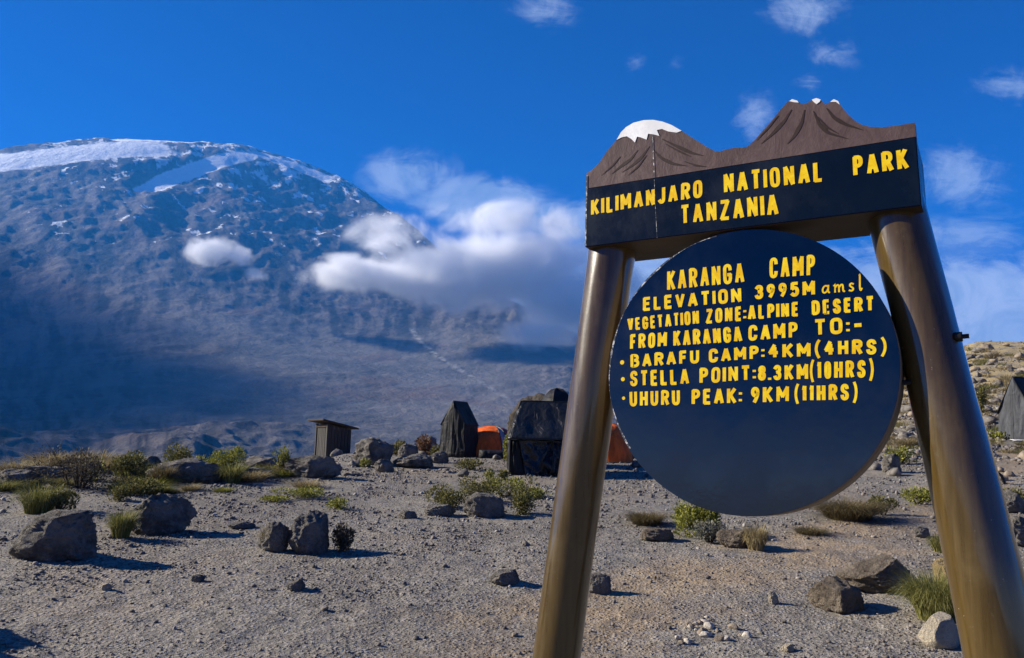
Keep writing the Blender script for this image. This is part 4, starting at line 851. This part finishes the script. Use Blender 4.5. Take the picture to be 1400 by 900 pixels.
def gable_tent(name, label, p, rz, W, Ln, wall, top, body, roof, over=.08, taper=.06, seam=True, seed=0, group=None):
    root = thing(name, label, "tent", tuple(p), rz, group); w2, l2 = W / 2, Ln / 2; wb, lb = w2 + taper, l2 + taper
    for sgny in (-1, 1):     # gables: wall quad and the triangle above as one piece of cloth
        y0, yb = sgny * l2, sgny * lb; ms = []
        for h in (-1, 1):
            c = [(0, yb, 0), (h * wb, yb, 0), (h * w2, y0, wall), (0, y0, top)]
            c[0] = (0, yb + sgny * .10, 0); c[3] = (0, y0 + sgny * .05, top)
            if h * sgny > 0: c = [c[1], c[0], c[3], c[2]]
            ms.append(panel(c, "gable_wall", 12, .05, seed + h + 5 * sgny))
        link("gable_wall", merge(*ms), body, root)
    for h in (-1, 1):
        c = [(h * wb, -lb * h, 0), (h * wb, lb * h, 0), (h * w2, l2 * h, wall), (h * w2, -l2 * h, wall)]; link("side_wall", panel(c, "side_wall", 12, .04, seed + 11 + h), body, root)
        e = (w2 + over) / w2; ze = top + .02 - (top - wall) * e; c = [(h * w2 * e, -(l2 + over) * h, ze), (h * w2 * e, (l2 + over) * h, ze), (0, (l2 + over) * h, top + .02), (0, -(l2 + over) * h, top + .02)]
        link("roof_panel", panel(c, "roof_panel", 12, .015, seed + 21 + h, .014, .02), roof, root)
    USED.append((p[0], p[1], max(W, Ln) * .7)); return root
pt = hit(625, 626)[0]; rt_ = np.hypot(pt[0], pt[1]); k_ = rt_ / F
gable_tent("toilet_tent", "tall narrow black toilet tent with a pointed ridge and hanging folds", pt + np.array([.02, .45, 0]), -.5, 38 * k_, 34 * k_, 45 * k_, 76 * k_, M_BLACK, M_BLACK, over=.03, taper=.03, seed=3)
p2, r2_ = hit(1388, 604); k_ = r2_ / F
gable_tent("ridge_tent", "grey ridge tent with a dark roof at the right edge", p2 + np.array([1.15, .75, 0]), -1.12, 40 * k_, 70 * k_, 36 * k_, 76 * k_, M_TGREY, M_BLACK, over=.05, taper=.05, seed=31)
gs = link("groundsheet", panel([(0, 0, 0), (1.0, .0, 0), (1.0, .22, .05), (0, .25, .04)], "groundsheet", 8, .03, 4, .01), M_SHEET); gs.location = (p2[0] - .12, p2[1] - .16, p2[2] + .03); tag(gs, "crumpled white groundsheet along the foot of the grey ridge tent", "groundsheet")

# the big black tarp tent
pb, rbg = hit(738, 651); k_ = rbg / F; rz_ = -math.atan2(pb[0], pb[1]) + .05
bt = thing("tarp_tent", "large black tarpaulin tent with a sloping roof over shiny plastic walls", "tent", tuple(pb), rz_)
L0, L1, T0, T1 = -44 * k_, 66 * k_, -26 * k_, 48 * k_; eh, th, dp = 49 * k_, 103 * k_, 1.0
link("roof_panel", panel([(L0, -.12, eh), (L1, -.12, eh), (T1, dp * .75, th), (T0, dp * .75, th)], "roof_panel", 22, .035, 3, .014, .03), M_ROOF, bt)
link("roof_panel", panel([(L1, 1.7, eh), (L0, 1.7, eh), (T0, dp * .75, th + .012), (T1, dp * .75, th + .012)], "roof_panel", 14, .03, 5, .014, .03), M_ROOF, bt)
for a_, b_, c_ in ((L0, T0, 1), (L1, T1, -1)):
    q = [(a_, -.1, eh), (b_, dp * .75, th), (b_, dp * .75, th), (a_, 1.7, eh)]
    q[1] = (b_ - .001 * c_, dp * .75 - .01, th - .004); q[2] = (b_ - .001 * c_, dp * .75 + .01, th - .004)
    link("roof_end", panel(q if c_ < 0 else [q[3], q[2], q[1], q[0]], "roof_end", 10, .02, 7), M_ROOF, bt)
link("side_wall", panel([(L0 + .05, 1.6, 0), (L0 + .06, .02, 0), (L0 + .05, .0, eh - .01), (L0 + .04, 1.6, eh - .01)], "side_wall", 12, .06, 8), M_BLACK, bt)
link("side_wall", panel([(L1 - .08, .02, 0), (L1 - .06, 1.6, 0), (L1 - .04, 1.6, eh - .01), (L1 - .05, .0, eh - .01)], "side_wall", 12, .06, 9), M_BLACK, bt)
link("front_wall", panel([(L0 + .42, .0, 0), (L1 - .1, .02, 0), (L1 - .06, .03, eh - .012), (L0 + .22, .03, eh - .012)], "front_wall", 26, .13, 12), M_TARP, bt)
link("back_wall", panel([(L1, 1.62, 0), (L0, 1.62, 0), (L0, 1.6, eh - .012), (L1, 1.6, eh - .012)], "back_wall", 10, .05, 14), M_BLACK, bt)
link("door_flap", panel([(L0 + .06, -.03, .0), (L0 + .40, -.02, .0), (L0 + .22, -.01, eh - .03), (L0 + .12, -.01, eh - .03)], "door_flap", 10, .05, 15), M_BLACK, bt)
for x_ in (L0 + .05, L1 - .05): link("pole", bar_mesh((x_, -.07, 0), (x_, -.07, eh - .025), .018), M_IRON, bt)
for x0_, x1_ in ((L0 + .9, L0 + .62), (L0 + 1.05, L0 + 1.0), (L0 + 1.2, L0 + .95)): link("plastic_fold", panel([(x1_, -.13, .04), (x1_ + .07, -.16, .03), (x0_ + .08, -.10, eh - .09), (x0_, -.09, eh - .07)], "plastic_fold", 8, .05, int(x0_ * 40)), M_TARP, bt)
USED.append((pb[0], pb[1] + .7, 1.6))
def dome(name, label, p, rz, W, D_, Hh, gores, seed=0, n=40):
    """ridged dome tent: cloth gores as parts"""
    root = thing(name, label, "tent", tuple(p), rz)
    for g, (a0, a1, m_) in enumerate(gores):
        V = []; na, ne = 10, 14
        for i in range(ne + 1):
            e = i / ne * math.pi / 2
            for j in range(na + 1):
                a = a0 + (a1 - a0) * j / na; q = 1 - .07 * math.sin(math.pi * j / na) * math.sin(2 * e) ; pr = math.cos(e) ** .8
                V.append((math.cos(a) * W / 2 * pr * q, math.sin(a) * D_ / 2 * pr * q, math.sin(e) ** .9 * Hh * (1 - .03 * math.sin(math.pi * j / na)) + .01 * random.uniform(-1, 1) * (0 < i < ne)))
        Fc = [(i * (na + 1) + j, i * (na + 1) + j + 1, (i + 1) * (na + 1) + j + 1, (i + 1) * (na + 1) + j) for i in range(ne) for j in range(na)]
        me = mesh_np("cloth_panel", V, Fc); smooth(me); link("cloth_panel", me, m_, root)
    for g, (a0, a1, m_) in enumerate(gores):
        pts = [(math.cos(a0) * W / 2 * math.cos(e) ** .8 * 1.004, math.sin(a0) * D_ / 2 * math.cos(e) ** .8 * 1.004, math.sin(e) ** .9 * Hh * 1.004) for e in np.linspace(0, math.pi / 2, 9)]
        link("tent_pole", merge(*[bar_mesh(pts[i], pts[i + 1], .012) for i in range(8)]), M_IRON if m_ is not M_ORG else M_RED, root)
    USED.append((p[0], p[1], W * .6)); return root
P2 = math.pi
q_ = at_px(672, 617, 27.5)
dome("dome_tent", "orange dome tent with a grey stripe, between the two black tents", q_, .2, 2.2, 2.0, 1.05, [(P2 * .75, P2 * 1.55, M_ORG), (P2 * 1.55, P2 * 1.62, M_GREYC), (P2 * 1.62, P2 * 2.2, M_RED), (P2 * .2, P2 * .75, M_ORG)])
q_ = at_px(832, 622, 25)
dome("dome_tent", "orange tent peeping out behind the thinner post of the sign", q_, .2, 1.45, 1.6, 1.15, [(P2 * .7, P2 * 1.3, M_ORG), (P2 * 1.3, P2 * 1.86, M_ORG), (P2 * 1.86, P2 * 2.2, M_RED), (P2 * .2, P2 * .7, M_ORG)])
q_ = at_px(760, 600, 21.5)
dome("dome_tent", "dark dome tent rising behind the large black tarpaulin tent", q_, .2, 1.35, 1.4, 2.05, [(P2 * .75, P2 * 1.35, M_BLACK), (P2 * 1.35, P2 * 1.75, M_BLACK), (P2 * 1.75, P2 * 2.25, M_BLACK), (P2 * .25, P2 * .75, M_BLACK)])
lp = link("canvas_roll", log_tube([SIGN_O + np.array(c) for c in ((0, 0, 0), (1.0, .1, .02), (2.3, .1, 0))], [.2, .17, .14], "canvas_roll", seg=14, sub=5, rough=.02), M_BLACK); q_ = at_px(655, 628, 25.4); lp.location = q_ + np.array([0, 0, .08]); tag(lp, "rolled dark canvas on the ground in front of the orange dome tent", "canvas roll")

# wooden hut
def _wood(t, b, o):
    p = obj3(t); pl = t.n('ShaderNodeTexWave', {'Vector': p, 'Scale': 2.1, 'Distortion': .4, 'Detail': 2}); s = t.noise(t.n('ShaderNodeMapping', {'Vector': p, 'Scale': (10, 10, .6)}).outputs[0], 2.4, 6, .7)
    t.set(b.inputs['Base Color'], t.mix(t.rng(s, .3, .7), (.018, .016, .015), (.058, .052, .046))); b.inputs['Roughness'].default_value = .85; bump(t, b, s, .03, .8)
M_WOOD = mat("weathered_hut_planks", _wood); M_WOODD = mat("dark_hut_roof_boards", _cloth((.045, .03, .022), .8, .02))
hp = at_px(455, 622, 33.0); hk = 33.0 / F; hut = thing("wooden_hut", "small weathered wooden latrine hut with a slanting roof on the crest", "hut", tuple(hp), .66)
def boxm(lo, hi, name, bev=.006):
    me = box_mesh(name, lo, hi); bm = bmesh.new(); bm.from_mesh(me); bmesh.ops.bevel(bm, geom=bm.edges, offset=bev, segments=1, affect='EDGES'); return bm_mesh(bm, name)
hw, hl = .50, .50; h0, h1 = 1.30, 1.10         # wall height at the back-left and at the low end
def plankwall(ax, sgn_, n, lo, hi, hf):
    ms = []
    for k in range(n):
        a = lo + (hi - lo) * k / n + .008; b = lo + (hi - lo) * (k + 1) / n - .008; jit = random.uniform(-.008, .008)
        me = boxm((a, sgn_ * (hw if ax == 'x' else hl) - .015 + jit, -.15), (b, sgn_ * (hw if ax == 'x' else hl) + .015 + jit, hf((a + b) / 2)), "plank_wall", .004)
        if ax == 'y': me.transform(Matrix(((0, 1, 0, 0), (1, 0, 0, 0), (0, 0, 1, 0), (0, 0, 0, 1)))); me.flip_normals()
        ms.append(me)
    return merge(*ms)
zf = lambda x_: h0 + (h1 - h0) * (x_ + hl) / (2 * hl)
link("plank_wall", plankwall('x', -1, 7, -hl, hl, lambda x_: zf(x_)), M_WOOD, hut); link("plank_wall", plankwall('x', 1, 7, -hl, hl, lambda x_: zf(x_)), M_WOOD, hut)
link("plank_wall", plankwall('y', 1, 6, -hw + .02, hw - .02, lambda x_: h1), M_WOOD, hut)
for xx in (-hl,):
    link("door", plankwall('y', -1, 6, -hw + .07, hw - .07, lambda x_: h0 - .16), M_WOOD, hut)
    for yy in (-hw, hw): link("corner_post", boxm((xx - .05, yy - .045, -.15), (xx + .05, yy + .045, h0 + .02), "corner_post"), M_WOOD, hut)
    link("door_rail", boxm((xx - .045, -hw + .06, h0 - .14), (xx + .03, hw - .06, h0 - .02), "door_rail"), M_WOODD, hut)
rf = boxm((-.78, -.72, -.03), (.78, .72, .03), "roof"); ro = link("roof", rf, M_WOODD, hut); ro.location = (-.05, 0, (h0 + h1) / 2 + .10); ro.rotation_euler = (0, math.atan2(h0 - h1, 2 * hl) , 0)

# small black debris loop by the path at the right edge
q_, rq = hit(1364, 662); lb = link("bent_pipe", log_tube([SIGN_O + np.array(c) for c in ((-.14, 0, -.02), (-.12, 0, .16), (0, .02, .26), (.12, 0, .15), (.15, 0, -.02))], [.028] * 5, "bent_pipe", seg=10, sub=6, rough=.002), M_IRON); lb.location = q_ + np.array([0, 0, 0.0]); tag(lb, "bent black pipe loop sticking up from the path beside the thicker post", "pipe")

# ------------------------------------------------------------------ scattered stones
USED = np.array(USED)
def clear(x, y, s=1.0): return np.all(np.hypot(USED[:, 0] - x, USED[:, 1] - y) > USED[:, 2] * s)
VARS = [rock_mesh("loose_stone", (1, .8, .62), 900 + k, sub=3, cuts=12, rough=.2, fine=.05, front=0) for k in range(8)]
for v in VARS: v.materials.append(M_STONE)
VART = [v.copy() for v in VARS[:4]]
for v in VART: v.materials.clear(); v.materials.append(M_STONET)
VARP = [v.copy() for v in VARS[4:7]]
for v in VARP: v.materials.clear(); v.materials.append(M_STONEP)
def stone(x, y, s, me, label, group, sink=.22, name="loose_stone", cat="stone"):
    o = bpy.data.objects.new(name, me); COL.objects.link(o); z_ = H1(x, y)
    o.location = (x, y, z_ + s * .31 - s * .62 * sink); o.rotation_euler = (random.uniform(-.3, .3), random.uniform(-.3, .3), random.uniform(0, 6.28)); o.scale = (s, s * random.uniform(.8, 1.1), s * random.uniform(.75, 1.1)); return tag(o, label, cat, group)
# heap of pale stones right of the thinner post
for k in range(26):
    X_, Y_ = 972 + random.gauss(0, 34), 862 + random.gauss(0, 13); p, r = hit(X_, min(Y_, 896)); stone(p[0], p[1], random.uniform(.04, .11), random.choice(VARP + VART), "pale broken stone in the loose scatter right of the thinner post's foot", "pale stones scattered by the thinner post")
n_ = 0
while n_ < 150:
    X_, Y_ = random.uniform(-10, 1410), 650 + 250 * random.random() ** 1.2; p, r = hit(X_, Y_)
    if r > 21 or not clear(p[0], p[1]): continue
    stone(p[0], p[1], random.uniform(3, 8) * (1 if random.random() < .9 else 1.7) * r / F, random.choice(VARS + VARS + VART), "small grey lava stone lying loose on the open gravel", "loose stones on the gravel"); n_ += 1
n_ = 0
while n_ < 60:
    X_, Y_ = random.uniform(300, 880), random.uniform(606, 652); p, r = hit(X_, Y_)
    if r > 40 or not clear(p[0], p[1], .8): continue
    stone(p[0], p[1], random.uniform(7, 22) * r / F, random.choice(VARS), "grey rubble stone lying about the camp crest", "rubble stones around the camp"); n_ += 1
n_ = 0
while n_ < 170:
    X_, Y_ = random.uniform(1180, 1405), 470 + 190 * random.random(); p, r = hit(X_, Y_)
    if r > 190 or not clear(p[0], p[1]): continue
    stone(p[0], p[1], random.uniform(6, 17) * r / F * (1.0 if r > 60 else 1.3), random.choice(VARS + VART), "grey lava block lying on the slope above the camp", "lava blocks on the slope", name="slope_rock", cat="rock"); n_ += 1
TUS = [tussock_mesh("slope_tussock", .5, .55, 90, 300 + k, .03, 1.0, 3) for k in range(4)]
for k, v in enumerate(TUS): v.materials.append([M_STRAW, M_STRAW, M_TGRN, M_BROWN][k])
n_ = 0
while n_ < 290:
    X_, Y_ = random.uniform(1190, 1405), 476 + 150 * random.random(); p, r = hit(X_, Y_)
    if r > 150 or r < 22 or not clear(p[0], p[1]): continue
    o = bpy.data.objects.new("slope_tussock", random.choice(TUS)); COL.objects.link(o); o.location = p - np.array([0, 0, .03]); s = random.uniform(11, 24) * r / F; s = max(.5, min(s, 2.2)); o.scale = (s, s, s * .8); o.rotation_euler = (0, 0, random.uniform(0, 6.28)); tag(o, "dry straw tussock growing on the slope above the camp", "grass tussock", "tussocks on the slope"); n_ += 1
# gravel : nobody could count these
def scatter(name, n, rlo, rhi, ulo, uhi, slo, shi, sub=1, seed=0, pw=1.0):
    rg = np.random.default_rng(seed); V0, F0 = ICO[sub]; r = rlo * (rhi / rlo) ** (rg.uniform(0, 1, n) ** pw); a = np.arctan(rg.uniform(ulo, uhi, n)); x, y = r * np.sin(a), r * np.cos(a)
    dens = fbm(x * .55, y * .55, o=3, seed=71); keep = rg.uniform(0, 1, n) < np.clip(dens * 2.4 + .42, .06, 1) * np.clip(segd(x, y, pp) / 1.6, .25, 1); r, x, y = r[keep], x[keep], y[keep]; n = len(x); z = H(x, y)
    s = slo * (shi / slo) ** (rg.uniform(0, 1, n) ** 2.2) * np.clip(r / 8, .8, 2.2)
    sh = 1 + .30 * rg.normal(size=(n, len(V0))); P = V0[None] * np.clip(sh, .45, 1.6)[:, :, None]; dm = rg.uniform(.6, 1.2, (n, 3)); dm[:, 2] *= .75; P = P * dm[:, None, :]
    an = rg.uniform(0, 6.28, n); c, s_ = np.cos(an)[:, None], np.sin(an)[:, None]; P = np.stack([P[..., 0] * c - P[..., 1] * s_, P[..., 0] * s_ + P[..., 1] * c, P[..., 2]], -1)
    P = P * s[:, None, None] / 2; P = P + np.stack([x, y, z + s * .16], 1)[:, None, :]
    Fc = (F0[None] + (np.arange(n) * len(V0))[:, None, None]).reshape(-1, 3); me = mesh_np(name, P.reshape(-1, 3), Fc, 3); return me
gm = merge(scatter("gravel", 90000, 5.0, 26, -.68, .68, .007, .032, 1, 5, .8), scatter("gravel", 7000, 5.5, 24, -.68, .68, .02, .055, 1, 6))
kind(link("gravel", gm, M_PEB), 'stuff')
sm = scatter("slope_gravel", 30000, 24, 190, .30, .72, .03, .13, 1, 9)
kind(link("slope_rubble", sm, M_PEB), 'stuff')
